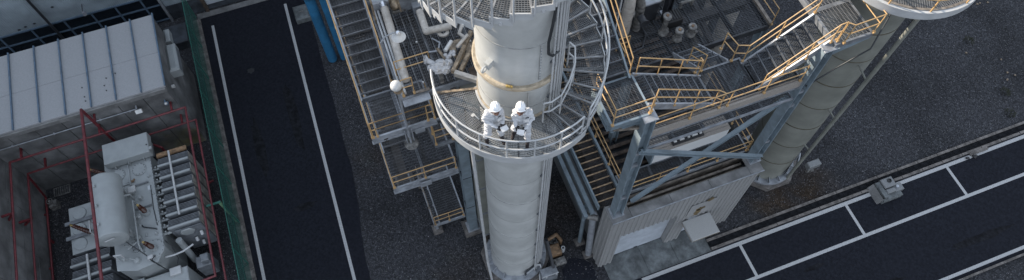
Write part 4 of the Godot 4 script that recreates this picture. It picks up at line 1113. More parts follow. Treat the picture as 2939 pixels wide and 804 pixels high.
	for p in [Vector3(-11.3, 1.7, -4.4), Vector3(-10.98, 2.1, -4.4), Vector3(-11.2, 1.3, -4.4)]: put(mb().tube(p, p + Vector3(0, -0.12, 0.12), 0.06), "drain_valve", M.rail_grey, t)
	for k in 11:
		var z := -7.35 + k * 0.28
		put(mb().tube(Vector3(-12.2, 2.42, z), Vector3(-11.9, 2.42, z), 0.055, -1.0, 8).tube(Vector3(-12.06, 2.30, z), Vector3(-12.06, 2.6, z), 0.03, -1.0, 6), "valve", M.trafo, t)
	# tank wing with three hatches
	put(mb().span(-15.60, -13.85, 0.4, 1.96, -7.07, -5.15), "wing_tank", M.trafo_fin, t)
	var wl := put(mb().block(-15.62, -13.86, 1.96, 2.0, -7.09, -5.13, 0.01), "wing_lid", M.trafo, t)
	for q in [[-15.22, -6.74], [-15.28, -6.08], [-15.30, -5.47]]: put(mb().lathe([Vector2(0.0, 0.05), Vector2(0.235, 0.05), Vector2(0.25, 0.03), Vector2(0.25, 0.0)], Vector3(q[0], 2.0, q[1]), 26), "hatch", M.trafo, wl)
	for z in [-6.40, -5.78]: put(mb().span(-15.75, -14.3, 2.0, 2.10, z - 0.04, z + 0.04).span(-15.75, -14.3, 2.09, 2.11, z - 0.07, z + 0.07), "lid_angle", M.trafo_fin, wl)
	for k in 3: radiator(t, -15.75, -14.35, -5.05 + k * 0.54, 2.0, 0.5, false)
	put(mb().tube(Vector3(-15.1, 2.06, -4.95), Vector3(-15.1, 2.06, -3.9), 0.045), "tie_bar", M.rail_grey, t)
	# bushings
	bushing(t, Vector3(-12.58, yt + 0.12, -5.5), Vector3(0, 0, 0))
	bushing(t, Vector3(-12.5, yt + 0.15, -3.98), Vector3(-0.1, 0, 0))
	bushing(t, Vector3(-13.75, yt + 0.1, -7.55), Vector3(-0.55, 0, -0.1), 0.7)
	bushing(t, Vector3(-14.75, 2.25, -5.65), Vector3(-0.55, 0, -0.25), 0.8)
	put(mb().path([Vector3(-14.6, 2.0, -5.9), Vector3(-14.6, 2.7, -5.9), Vector3(-14.6, 2.7, -5.45), Vector3(-14.6, 2.0, -5.45)], 0.03), "guard_hoop", M.rail_grey, t)
	# pipework over the lid
	put(mb().path([Vector3(-12.9, yt + 0.05, -6.0), Vector3(-12.9, yt + 0.35, -6.0), Vector3(-12.9, yt + 0.35, -4.2), Vector3(-12.9, yt, -3.9)], 0.035), "oil_pipe", M.trafo, t)
	put(mb().path([Vector3(-13.3, 3.4, -6.1), Vector3(-12.95, yt + 0.4, -6.25), Vector3(-12.95, yt, -6.25)], 0.04), "oil_pipe", M.trafo, t)
	put(mb().path([Vector3(-13.3, yt + 0.3, -4.15), Vector3(-12.9, yt + 0.3, -4.35), Vector3(-12.9, yt + 0.3, -4.0)], 0.03), "oil_pipe", M.trafo, t)
	put(mb().path([Vector3(-12.8, yt + 0.04, -5.05), Vector3(-12.75, yt + 0.06, -4.95), Vector3(-12.35, yt + 0.05, -4.75), Vector3(-12.05, 2.2, -4.5), Vector3(-11.9, 1.8, -4.2)], 0.022), "cable", M.dark_metal, t)
	put(mb().path([Vector3(-13.2, 3.3, -4.3), Vector3(-12.75, yt + 0.15, -3.75), Vector3(-12.62, yt + 0.1, -3.5), Vector3(-12.4, 2.2, -3.3)], 0.018), "cable", M.cable, t)
	put(mb().path([Vector3(-12.3, 2.3, -3.7), Vector3(-12.0, 2.35, -3.65), Vector3(-11.7, 2.2, -3.75), Vector3(-11.3, 2.2, -3.9)], 0.035), "oil_pipe", M.rail_grey, t)
	var gv := put(mb().block(-13.02, -12.9, yt, yt + 0.22, -6.62, -6.4, 0.02), "relay", M.trafo, t)
	put(mb().block(-13.05, -12.78, yt + 0.2, yt + 0.28, -6.66, -6.42, 0.02), "relay_cap", M.rail_grey, gv)
	var vb := put(mb().block(-13.05, -12.92, yt, yt + 0.3, -4.3, -4.1, 0.02).tube(Vector3(-13.2, yt + 0.15, -4.2), Vector3(-12.8, yt + 0.2, -4.25), 0.06), "valve_block", M.trafo_fin, t)
	put(mb().block(-12.75, -12.55, yt, yt + 0.16, -3.75, -3.6, 0.02), "gauge_box", M.rail_grey, t)
	# cubicles in front
	put(mb().block(-13.3, -11.75, 0.3, 1.9, -3.3, -2.5, 0.03), "cubicle", M.trafo, t)
	put(mb().block(-12.35, -11.95, 1.9, 2.02, -3.35, -3.05, 0.02), "cubicle_hood", M.rail_grey, t)
	put(mb().block(-13.6, -13.3, 0.4, 1.9, -3.4, -2.9, 0.03), "cubicle", M.trafo, t)
	put(mb().tube(Vector3(-11.75, 0.8, -3.9), Vector3(-11.75, 2.3, -4.2), 0.12), "down_pipe", M.trafo, t)
	put(mb().block(-11.6, -11.05, 0.4, 1.35, -3.75, -3.3, 0.03).block(-11.35, -11.05, 1.3, 1.6, -3.7, -3.4, 0.03), "pump_set", M.trafo_fin, t)

# ================================================================ red fire water pipes
func fire_loop(called_label: String, pts: Array, r: float, stubs: Array) -> void:
	var t := thing("fire_pipe", pts[0] - Vector3.UP * pts[0].y, called_label, "pipe", "red fire water pipes round the transformer")
	put(mb().path(pts, r, 10), "pipe", M.red_pipe, t)
	for s in stubs: 
		put(mb().bar(s[0], s[1], 0.07, 0.07), "bracket", M.red_pipe, t)

func make_fire_pipes() -> void:
	var a := px(618, 792, 3.3)
	fire_loop("upper red pipe loop bracketed high on the concrete walls round the transformer", [Vector3(-16.98, 3.15, 2.0), Vector3(-16.95, 3.2, -9.08), Vector3(-10.35, 3.35, -9.08), Vector3(a.x, 3.3, a.z), Vector3(a.x - 1.2, 3.3, a.z + 0.05)], 0.042,
		[[Vector3(-10.85, 3.36, -9.08), Vector3(-10.85, 3.36, -9.52)], [Vector3(-13.6, 3.3, -9.08), Vector3(-13.6, 3.3, -9.52)], [Vector3(-16.5, 3.25, -9.08), Vector3(-16.5, 3.25, -9.52)], [Vector3(-16.95, 3.18, -6.9), Vector3(-17.4, 3.18, -6.9)], [Vector3(-16.95, 3.16, -6.95), Vector3(-17.4, 2.7, -6.95)]])
	var b := px(648, 802, 2.3)
	fire_loop("lower red pipe loop running round the transformer at mid height", [Vector3(-16.92, 2.05, 2.0), Vector3(-16.90, 2.15, -9.08), Vector3(-10.32, 2.35, -9.08), Vector3(b.x, 2.3, b.z), Vector3(b.x, 2.3, b.z + 3)], 0.038,
		[[Vector3(-10.85, 2.36, -9.08), Vector3(-10.85, 2.36, -9.52)], [Vector3(-16.2, 2.2, -9.08), Vector3(-16.2, 2.2, -9.52)], [Vector3(-16.9, 2.1, -7.1), Vector3(-17.4, 2.1, -7.1)], [Vector3(-16.9, 2.08, -7.15), Vector3(-17.4, 1.7, -7.15)]])
	fire_loop("red pipe rising from the ground and reaching high over the oil drum", [Vector3(-13.43, 0.0, -9.1), Vector3(-13.43, 5.0, -9.1), Vector3(-13.38, 5.0, 1.0), Vector3(-13.38, 0.0, 1.0)], 0.055, [[Vector3(-13.43, 4.0, -9.1), Vector3(-13.43, 4.0, -9.52)]])
	fire_loop("red pipe dropping to the ground in the corner of the concrete walls", [Vector3(-16.92, 2.1, -9.0), Vector3(-17.22, 0.35, -8.95), Vector3(-17.22, 0.25, 2.0)], 0.045, [[Vector3(-17.22, 0.28, -8.2), Vector3(-17.4, 0.28, -8.2)], [Vector3(-17.22, 0.26, -5.8), Vector3(-17.4, 0.26, -5.8)], [Vector3(-17.22, 0.0, -7), Vector3(-17.22, 0.26, -7)]])
	fire_loop("short red standpipe beside the finned radiators", [Vector3(-11.85, 0.0, -8.3), Vector3(-11.85, 2.2, -8.4), Vector3(-12.3, 2.2, -8.75)], 0.05, [[Vector3(-10.5, 0.9, -7.0), Vector3(-10.9, 0.9, -6.9)]])
	var l := thing("valve_stand", Vector3(-17.0, 0, -8.6), "small grey valve stand on the ground in the wall corner", "valve")
	put(mb().block(-17.15, -16.85, 0, 0.35, -8.75, -8.45, 0.03), "stand", M.cast, l)
	put(mb().tube(Vector3(-17.0, 0.35, -8.6), Vector3(-17.0, 0.55, -8.6), 0.05).lathe([Vector2(0.1, 0.55), Vector2(0.13, 0.56), Vector2(0.1, 0.57)], Vector3(-17.0, 0, -8.6), 14), "hand_wheel", M.cast, l)
	var gr := thing("gully_grate", Vector3(-16.7, 0, -9.25), "dark iron gully grate on the ground beside the concrete wall", "grate")
	put(mb().span(-17.05, -16.4, 0.0, 0.04, -9.45, -9.05), "frame", M.cast, gr)
	for k in 7: put(mb().span(-17.0 + k * 0.085, -16.96 + k * 0.085, 0.04, 0.055, -9.42, -9.08), "bar", M.dark_metal, gr)

# ================================================================ machines on the decks
func lumps(m: MB, at: Vector3, size: Vector3, n: int, r: float) -> MB:
	for k in n:
		var p := at + Vector3(rng.randf_range(-1, 1) * size.x, rng.randf_range(-1, 1) * size.y, rng.randf_range(-1, 1) * size.z)
		m.ball(p, r * rng.randf_range(0.7, 1.25), 9, Vector3(rng.randf_range(0.8, 1.3), rng.randf_range(0.7, 1.1), rng.randf_range(0.8, 1.3)))
	return m

func pipe_thing(called: String, label: String, cat: String, pts: Array, r: float, m: Material, bands: int = 0) -> Node3D:
	var low: Vector3 = pts[0]
	for p in pts:
		if p.y < low.y: low = p
	var t := thing(called, low, label, cat)
	put(mb().path(pts, r, 14), "pipe", m, t)
	for k in pts.size() - 1:
		var d: Vector3 = (pts[k + 1] - pts[k]).normalized()
		for b in bands:
			var q: Vector3 = pts[k].lerp(pts[k + 1], (b + 0.5) / bands)
			put(mb().tube(q - d * 0.02, q + d * 0.02, r * 1.05, -1.0, 14), "band", m, t)
	return t

func make_deck_machines() -> void:
	var y := 10.8
	pipe_thing("insulated_pipe", "long pale insulated pipe lying along the pipe deck", "pipe", [Vector3(-2.28, y + 0.32, -4.75), Vector3(-2.40, y + 0.32, -2.2)], 0.115, M.insulation, 3)
	for q in [-4.6, -3.4, -2.4]:
		var s := thing("pipe_support", Vector3(-2.34, y, q), "small steel saddle under the long pale insulated pipe", "support", "saddles under the long insulated pipe")
		put(mb().span(-2.44, -2.24, y, y + 0.2, q - 0.03, q + 0.03), "saddle", M.cast, s)
	pipe_thing("conduit_run", "pair of thin white pipes beside the long insulated pipe", "pipe", [Vector3(-2.56, y + 0.12, -5.4), Vector3(-2.60, y + 0.12, -2.0), Vector3(-2.60, y, -2.0)], 0.032, M.rail_grey).set_meta("label", "thin white pipe at the outer edge of the pipe deck")
	pipe_thing("conduit_run", "thin white pipe between the deck edge pipe and the insulated pipe", "pipe", [Vector3(-2.47, y + 0.1, -4.9), Vector3(-2.52, y + 0.1, -2.0), Vector3(-2.52, y, -2.0)], 0.036, M.rail_grey)
	pipe_thing("riser_pipe", "tan bent pipe standing at the corner of the pipe deck", "pipe", [Vector3(-2.62, y, -4.55), Vector3(-2.62, y + 1.0, -4.55), Vector3(-2.62, y + 1.0, -4.95), Vector3(-2.62, y, -6.2)], 0.03, M.insulation_tan)
	var vb := thing("valve_box", Vector3(-2.3, y, -5.1), "grey valve box at the end of the long insulated pipe", "box")
	put(mb().block(-2.62, -2.1, y, y + 0.42, -5.35, -4.92, 0.03), "case", M.galv, vb)
	put(mb().tube(Vector3(-2.28, y + 0.32, -4.92), Vector3(-2.28, y + 0.32, -4.72), 0.13, 0.1, 16), "coupling", M.chrome, vb)
	var tm := thing("pump", Vector3(-1.9, y, -5.0), "tan cast pump beside the grey valve box", "pump")
	put(lumps(mb(), Vector3(-1.92, y + 0.22, -4.95), Vector3(0.1, 0.1, 0.16), 9, 0.13), "casing", M.insulation_tan, tm)
	put(mb().tube(Vector3(-1.95, y + 0.3, -5.0), Vector3(-1.98, y + 0.3, -6.0), 0.08), "suction_pipe", M.insulation_tan, tm)
	put(mb().block(-2.1, -1.7, y, y + 0.1, -5.2, -4.7, 0.02), "bed", M.cast, tm)
	# bell lamp on a swan neck
	var lp := px(1145, 108, y + 1.35)
	var bl := thing("deck_lamp", Vector3(lp.x - 0.5, y, lp.z + 0.1), "bell shaped lamp on a swan neck over the insulated pipe", "lamp")
	put(mb().path([Vector3(lp.x - 0.5, y, lp.z + 0.1), Vector3(lp.x - 0.5, y + 1.5, lp.z + 0.1), Vector3(lp.x - 0.35, y + 1.62, lp.z + 0.05), Vector3(lp.x - 0.1, y + 1.62, lp.z), Vector3(lp.x, y + 1.5, lp.z)], 0.02), "swan_neck", M.galv, bl)
	put(mb().lathe([Vector2(0.0, 0.20), Vector2(0.06, 0.19), Vector2(0.08, 0.10), Vector2(0.11, 0.06), Vector2(0.19, -0.02), Vector2(0.175, -0.03), Vector2(0.0, -0.01)], lp + Vector3.UP * 0.05, 24), "lamp_shade", M.lamp_white, bl)
	put(mb().ball(lp + Vector3.UP * 0.22, 0.062, 12), "cap", M.chrome, bl)
	# globe lamp clamped in front of the upper landing
	var gb := Vector3(-2.74, 8.9, -1.50)
	var gl := thing("globe_lamp", gb, "white globe lamp on a thin pole clamped to the tower landing", "lamp")
	put(mb().tube(gb, gb + Vector3.UP * 3.0, 0.03), "pole", M.galv, gl)
	put(mb().ball(gb + Vector3(0, 3.1, -0.05), 0.155, 18, Vector3(1, 0.95, 1)), "globe", M.lamp_white, gl)
	put(mb().tube(gb + Vector3(0.02, 2.86, -0.05), gb + Vector3(0.02, 2.98, -0.05), 0.12, 0.14, 16), "collar", M.insulation_tan, gl)
	put(mb().lathe([Vector2(0.0, 0.04), Vector2(0.05, 0.04), Vector2(0.20, 0.015), Vector2(0.21, -0.03), Vector2(0.0, -0.04)], gb, 24), "foot_disc", M.cast, gl)
	put(mb().bar(gb + Vector3(0, 0.55, 0.0), gb + Vector3(0, 0.55, -0.12), 0.08, 0.08), "clamp", M.galv, gl)
	put(mb().tube(gb + Vector3(-0.1, 0, -0.05), gb + Vector3(-0.1, 0.7, -0.05), 0.02).tube(gb + Vector3(0.1, 0, -0.05), gb + Vector3(0.1, 0.7, -0.05), 0.02), "stay", M.galv, gl)
	# foil wrapped valve reaching over the walkway rail
	var f := px(1262, 192, y + 0.75)
	var fw := thing("wrapped_valve", Vector3(f.x, y, f.z), "foil wrapped valve lying beside the round walkway rail", "valve")
	put(skin([[f + Vector3(-0.22, 0.0, -0.05), f + Vector3(-0.08, 0.03, -0.02), 0.09, 0.13, 0], [f + Vector3(-0.05, 0.0, 0.06), f + Vector3(0.14, -0.02, 0.10), 0.13, 0.14, 0], [f + Vector3(0.0, 0.05, -0.06), f + Vector3(0.26, 0.02, 0.0), 0.12, 0.11, 0], [f + Vector3(-0.02, 0.1, -0.02), f + Vector3(0.1, 0.16, 0.0), 0.07, 0.06, 0]], 0.02, 0.02, [Color(1, 1, 1)], 0.05), "wrapping", M.foil, fw)
	var fe := px(1222, 172, y + 0.75)
	put(mb().tube(f, fe, 0.075, -1.0, 12), "neck", M.foil, fw)
	put(mb().lathe([Vector2(0.05, -0.025), Vector2(0.12, -0.025), Vector2(0.12, 0.025), Vector2(0.05, 0.025), Vector2(0.05, -0.025)], fe, 18, 0, TAU, Basis(Vector3.BACK, 1.2)), "end_flange", M.foil, fw)
	put(mb().bar(Vector3(f.x, y, f.z), f, 0.1, 0.1, Vector3.BACK), "stand", M.cast, fw)
	# tan duct elbow against the chimney
	var e0 := px(1322, 140, y + 0.6)
	var tb := thing("burner_unit", Vector3(e0.x, y, e0.z), "tan burner unit with a round disc and white cylinder against the chimney", "burner")
	put(mb().lathe([Vector2(0.0, 0.05), Vector2(0.30, 0.05), Vector2(0.33, 0.0), Vector2(0.33, -0.08), Vector2(0.0, -0.08)], e0 + Vector3(0.05, -0.15, -0.1), 28, 0, TAU, Basis(Vector3.BACK, -0.25)), "disc", M.insulation_tan, tb)
	put(mb().bar(Vector3(e0.x, y, e0.z), e0, 0.2, 0.2, Vector3.BACK), "stand", M.cast, tb)
	var ba := px(1352, 92, y + 0.8)
	var bb := px(1300, 208, y + 0.8)
	put(mb().bar(ba, bb, 0.10, 0.14), "rail_beam", M.insulation_tan, tb)  # lighter tan than other beams: sunlight put into the colour of both rails
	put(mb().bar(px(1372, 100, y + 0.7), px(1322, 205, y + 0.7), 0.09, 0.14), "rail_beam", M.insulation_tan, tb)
	put(mb().bar(px(1306, 210, y + 0.8), px(1376, 232, y + 0.8), 0.12, 0.16), "cross_beam", M.insulation, tb)
	put(mb().tube(px(1296, 118, y + 0.85), px(1278, 146, y + 0.85), 0.055, -1.0, 14), "cylinder", M.lamp_white, tb)
	put(mb().tube(px(1342, 100, y + 0.95), px(1312, 135, y + 0.95), 0.045, -1.0, 12), "cylinder", M.insulation, tb)
	put(lumps(mb(), px(1292, 156, y + 0.8), Vector3(0.12, 0.05, 0.08), 9, 0.06), "actuator", M.foil, tb)
	put(lumps(mb(), px(1318, 150, y + 0.75), Vector3(0.1, 0.05, 0.1), 8, 0.05), "linkage", M.dark_metal, tb)
	put(mb().bx(px(1365, 208, y + 0.35), Vector3(0.3, 0.06, 0.35)), "drip_tray", M.rust_steel, tb)
	# elbow pipe
	var el := pipe_thing("elbow_pipe", "pale insulated elbow pipe under the winding stair", "pipe", [px(1204, 32, y + 0.3), px(1224, 90, y + 0.3), px(1295, 74, y + 0.3)], 0.105, M.insulation, 1)
	put(mb().lathe([Vector2(0.08, -0.03), Vector2(0.17, -0.03), Vector2(0.17, 0.03), Vector2(0.08, 0.03), Vector2(0.08, -0.03)], px(1272, 92, y + 0.2), 20), "ring_flange", M.insulation, el)
	put(mb().bx(px(1224, 90, y + 0.1), Vector3(0.1, 0.2, 0.1)), "stand", M.cast, el)
	var dk := px(1195, 30, y)
	var dt := thing("grey_hopper", Vector3(dk.x, y, dk.z), "smooth grey hopper at the far side of the pipe deck", "hopper")
	put(mb().span(dk.x - 0.42, dk.x + 0.25, y, y + 1.4, dk.z - 1.1, dk.z - 0.1), "casing", M.beam_grey, dt)
	put(mb().bar(Vector3(dk.x - 0.44, y + 0.1, dk.z - 0.1), Vector3(dk.x - 0.44, y + 1.4, dk.z - 0.6), 0.05, 0.2, Vector3.BACK), "edge", M.insulation_tan, dt)
	put(mb().block(dk.x - 0.1, dk.x + 0.28, y, y + 0.3, dk.z - 0.1, dk.z + 0.12, 0.02), "foot_box", M.beam_grey, dt)
	# small clutter on the deck
	for q in [[1196, 123], [1215, 238], [1150, 168]]:
		var p := px(q[0], q[1], y)
		var bz := thing("bolt_cap", p, "small pale cap lying on the pipe deck grating", "cap", "pale caps lying on the pipe deck")
		put(mb().lathe([Vector2(0, 0.05), Vector2(0.025, 0.045), Vector2(0.03, 0.0)], p + Vector3.UP * 0.012, 10), "cap", M.lamp_white, bz)
	# ------------------------------------------------ machine deck right of the winding stair
	y = 9.2
	var v := px(1787, 103, y)
	var ves := thing("insulated_column", v, "pale insulated vertical column with a valve beside the winding stair", "column")
	put(mb().lathe([Vector2(0.10, 0.0), Vector2(0.15, 0.10), Vector2(0.18, 0.25), Vector2(0.18, 1.5), Vector2(0.16, 1.75), Vector2(0.12, 1.9), Vector2(0.0, 1.95)], v, 26), "casing", M.insulation, ves)
	for q in [0.7, 1.25]: put(mb().lathe([Vector2(0.18, -0.01), Vector2(0.188, -0.01), Vector2(0.188, 0.01), Vector2(0.18, 0.01)], v + Vector3.UP * q, 26), "band", M.insulation, ves)
	put(mb().path([v + Vector3(0.05, 1.9, -0.1), v + Vector3(0.35, 1.75, -0.15), v + Vector3(0.5, 1.2, -0.1), v + Vector3(0.5, 0.0, -0.1)], 0.13, 14), "by_pass", M.cast, ves)
	put(mb().tube(v + Vector3(0.42, 0.9, 0.1), v + Vector3(0.42, 0.9, 0.35), 0.12, -1.0, 18).tube(v + Vector3(0.42, 0.9, 0.35), v + Vector3(0.42, 0.9, 0.38), 0.15, -1.0, 18), "valve", M.dark_metal, ves)
	put(mb().path([v + Vector3(-0.3, 0, 0.0), v + Vector3(-0.3, 2.15, 0.0), v + Vector3(0.5, 2.15, -0.1), v + Vector3(0.62, 2.15, 0.28)], 0.025), "hoop", M.rail_grey, ves)
	put(mb().tube(v + Vector3(0.5, 2.15, -0.1), v + Vector3(0.25, 2.15, 0.3), 0.022).tube(v + Vector3(0.25, 2.15, 0.3), v + Vector3(0.62, 2.15, 0.28), 0.022), "stay", M.rail_grey, ves)
	var heads := [[1902, 94, 0.75, "tallest pale pump head with a brown cap on the machine deck"], [1943, 112, 0.35, "pale pump head with a brown cap between the two other pump heads"], [1981, 98, 0.30, "low pale pump head with a brown cap nearest the inner stair"]]
	for q in heads:
		var p := px(q[0], q[1], y)
		var pm := thing("vertical_pump", p, q[3], "pump", "pump heads on the machine deck")
		var h: float = q[2]
		put(mb().lathe([Vector2(0.16, 0.0), Vector2(0.15, 0.06), Vector2(0.085, 0.16), Vector2(0.08, h - 0.05), Vector2(0.12, h), Vector2(0.14, h + 0.04), Vector2(0.14, h + 0.10), Vector2(0.12, h + 0.13), Vector2(0.0, h + 0.13)], p, 22), "housing", M.cast, pm)
		put(mb().lathe([Vector2(0.0, 0.03), Vector2(0.045, 0.03), Vector2(0.05, 0.0)], p + Vector3.UP * (h + 0.13), 12), "cap", M.tan_machine, pm)
		put(lumps(mb(), p + Vector3(0.1, 0.1, 0.02), Vector3(0.05, 0.04, 0.05), 5, 0.06), "outlet", M.cast, pm)
	var mo := px(1928, 62, y)
	var mt := thing("motor_block", mo, "black motor block between the pale pump heads", "motor")
	put(mb().block(mo.x - 0.28, mo.x + 0.24, y, y + 0.35, mo.z - 0.22, mo.z + 0.22, 0.06), "body", M.black_rubber, mt)
	for k in 6: put(mb().span(mo.x - 0.24 + k * 0.085, mo.x - 0.21 + k * 0.085, y + 0.35, y + 0.38, mo.z - 0.2, mo.z + 0.2), "cooling_rib", M.black_rubber, mt)
	var fb := px(1866, 2, y + 0.9)
	var fn := thing("fan_box", Vector3(fb.x, y, fb.z), "grey fan box with a pale lid at the back of the machine deck", "box")
	put(mb().span(fb.x - 0.35, fb.x + 0.3, y, y + 0.85, fb.z - 0.5, fb.z + 0.12), "case", M.dark_metal, fn)
	put(mb().block(fb.x - 0.37, fb.x + 0.32, y + 0.85, y + 0.93, fb.z - 0.52, fb.z + 0.14, 0.02), "lid", M.galv, fn)
	var cb := px(1912, 40, y)
	var cc := thing("deck_post", cb, "dark steel post rising from the machine deck", "post")
	put(mb().hbeam(cb, cb + Vector3.UP * 2.6, 0.2, 0.2, 0.03), "shaft", M.dark_metal, cc)
	put(mb().span(cb.x - 0.16, cb.x + 0.16, y, y + 0.03, cb.z - 0.16, cb.z + 0.16), "base_plate", M.galv, cc)
	var db := px(1748, 82, y)
	var du := thing("dark_duct", db, "large dark duct standing behind the winding stair", "duct")
	put(mb().span(db.x - 0.55, db.x + 0.10, y - 0.4, y + 2.2, db.z - 1.2, db.z - 0.05), "casing", M.dark_metal, du)
	put(mb().span(db.x - 0.6, db.x + 0.15, y - 0.2, y - 0.05, db.z - 0.05, db.z + 0.05), "ledge", M.beam_grey, du)
	# pipework crossing the machine deck
	var runs := [
		["thin dark pipe low along the back of the machine deck", [Vector3(4.2, y + 0.15, -3.4), Vector3(6.6, y + 0.15, -3.4), Vector3(6.6, y + 0.15, -4.6), Vector3(6.6, y, -4.6)], 0.05, M.cast],
		["grey bent pipe beside the tallest pump on the machine deck", [Vector3(5.0, y, -2.75), Vector3(5.0, y + 0.5, -2.75), Vector3(5.0, y + 0.5, -3.9), Vector3(5.6, y + 0.5, -3.9), Vector3(5.6, y, -3.9)], 0.07, M.insulation],
		["dark cable pipe hugging the foot of the insulated column", [Vector3(4.25, y + 0.05, -1.9), Vector3(4.9, y + 0.05, -2.0), Vector3(5.2, y + 0.05, -2.4), Vector3(5.2, y + 0.05, -3.2), Vector3(5.2, y, -3.2)], 0.035, M.dark_metal],
		["pale overhead pipe crossing behind the black motor", [Vector3(5.7, y, -4.3), Vector3(5.7, y + 1.0, -4.3), Vector3(8.0, y + 1.0, -4.3), Vector3(8.0, y, -4.3)], 0.09, M.insulation],
		["short flanged pipe stub near the inner stair", [Vector3(6.7, y, -3.0), Vector3(6.7, y + 0.25, -3.0), Vector3(7.1, y + 0.25, -3.0), Vector3(7.1, y, -3.0)], 0.05, M.cast]]
	for r in runs: pipe_thing("deck_pipe", r[0], "pipe", r[1], r[2], r[3], 1)
	# pipework round the burner
	var yd := 10.8
	var runs2 := [
		["bent pale pipe curling round the tan burner unit", [px(1330, 60, yd + 0.4), px(1318, 96, yd + 0.4), px(1348, 118, yd + 0.4), px(1348, 118, yd)], 0.05, M.insulation],
		["tan pipe between the burner unit and the wrapped valve", [px(1255, 140, yd + 0.25), px(1285, 176, yd + 0.25), px(1285, 176, yd)], 0.045, M.insulation_tan],
		["thin grey tube coiling beside the elbow pipe", [px(1240, 110, yd + 0.1), px(1262, 122, yd + 0.1), px(1258, 146, yd + 0.1), px(1232, 150, yd + 0.1), px(1232, 150, yd)], 0.025, M.galv],
		["dark hose trailing over the pipe deck grating", [px(1165, 60, yd + 0.04), px(1178, 100, yd + 0.04), px(1172, 140, yd + 0.04), px(1190, 170, yd + 0.04), px(1190, 170, yd)], 0.022, M.cable]]
	for r in runs2: pipe_thing("deck_pipe", r[0], "pipe", r[1], r[2], r[3], 0)
	# insulated risers beyond the machine deck
	for q in [[10.15, -4.2, 0.3], [10.0, -5.2, 0.2], [10.9, -5.0, 0.24]]:
		var o := Vector3(q[0], 0, q[1])
		var rs := thing("riser_pipe", o, "tall grey insulated riser pipe behind the machine deck rail", "pipe", "insulated risers behind the machine deck")
		put(mb().tube(Vector3(o.x, 0, o.z), Vector3(o.x, 9.0, o.z), q[2], -1.0, 24), "pipe", M.insulation, rs)
		for k in 5: put(mb().tube(Vector3(o.x, 1.2 + k * 1.7, o.z), Vector3(o.x, 1.24 + k * 1.7, o.z), q[2] * 1.03, -1.0, 24), "band", M.galv, rs)
	var dh := thing("added_dark_block", Vector3(10.3, 0, -6.6), "added dark block giving the shade behind the machine deck", "building")  # added block, keeps the view behind the machine deck dark
	put(mb().span(9.2, 12.2, 0, 5.5, -9.0, -5.6), "wall", M.dark_wall, dh)
	put(mb().block(9.1, 12.3, 5.5, 5.65, -9.1, -5.5, 0.03), "roof", M.beam_grey, dh)

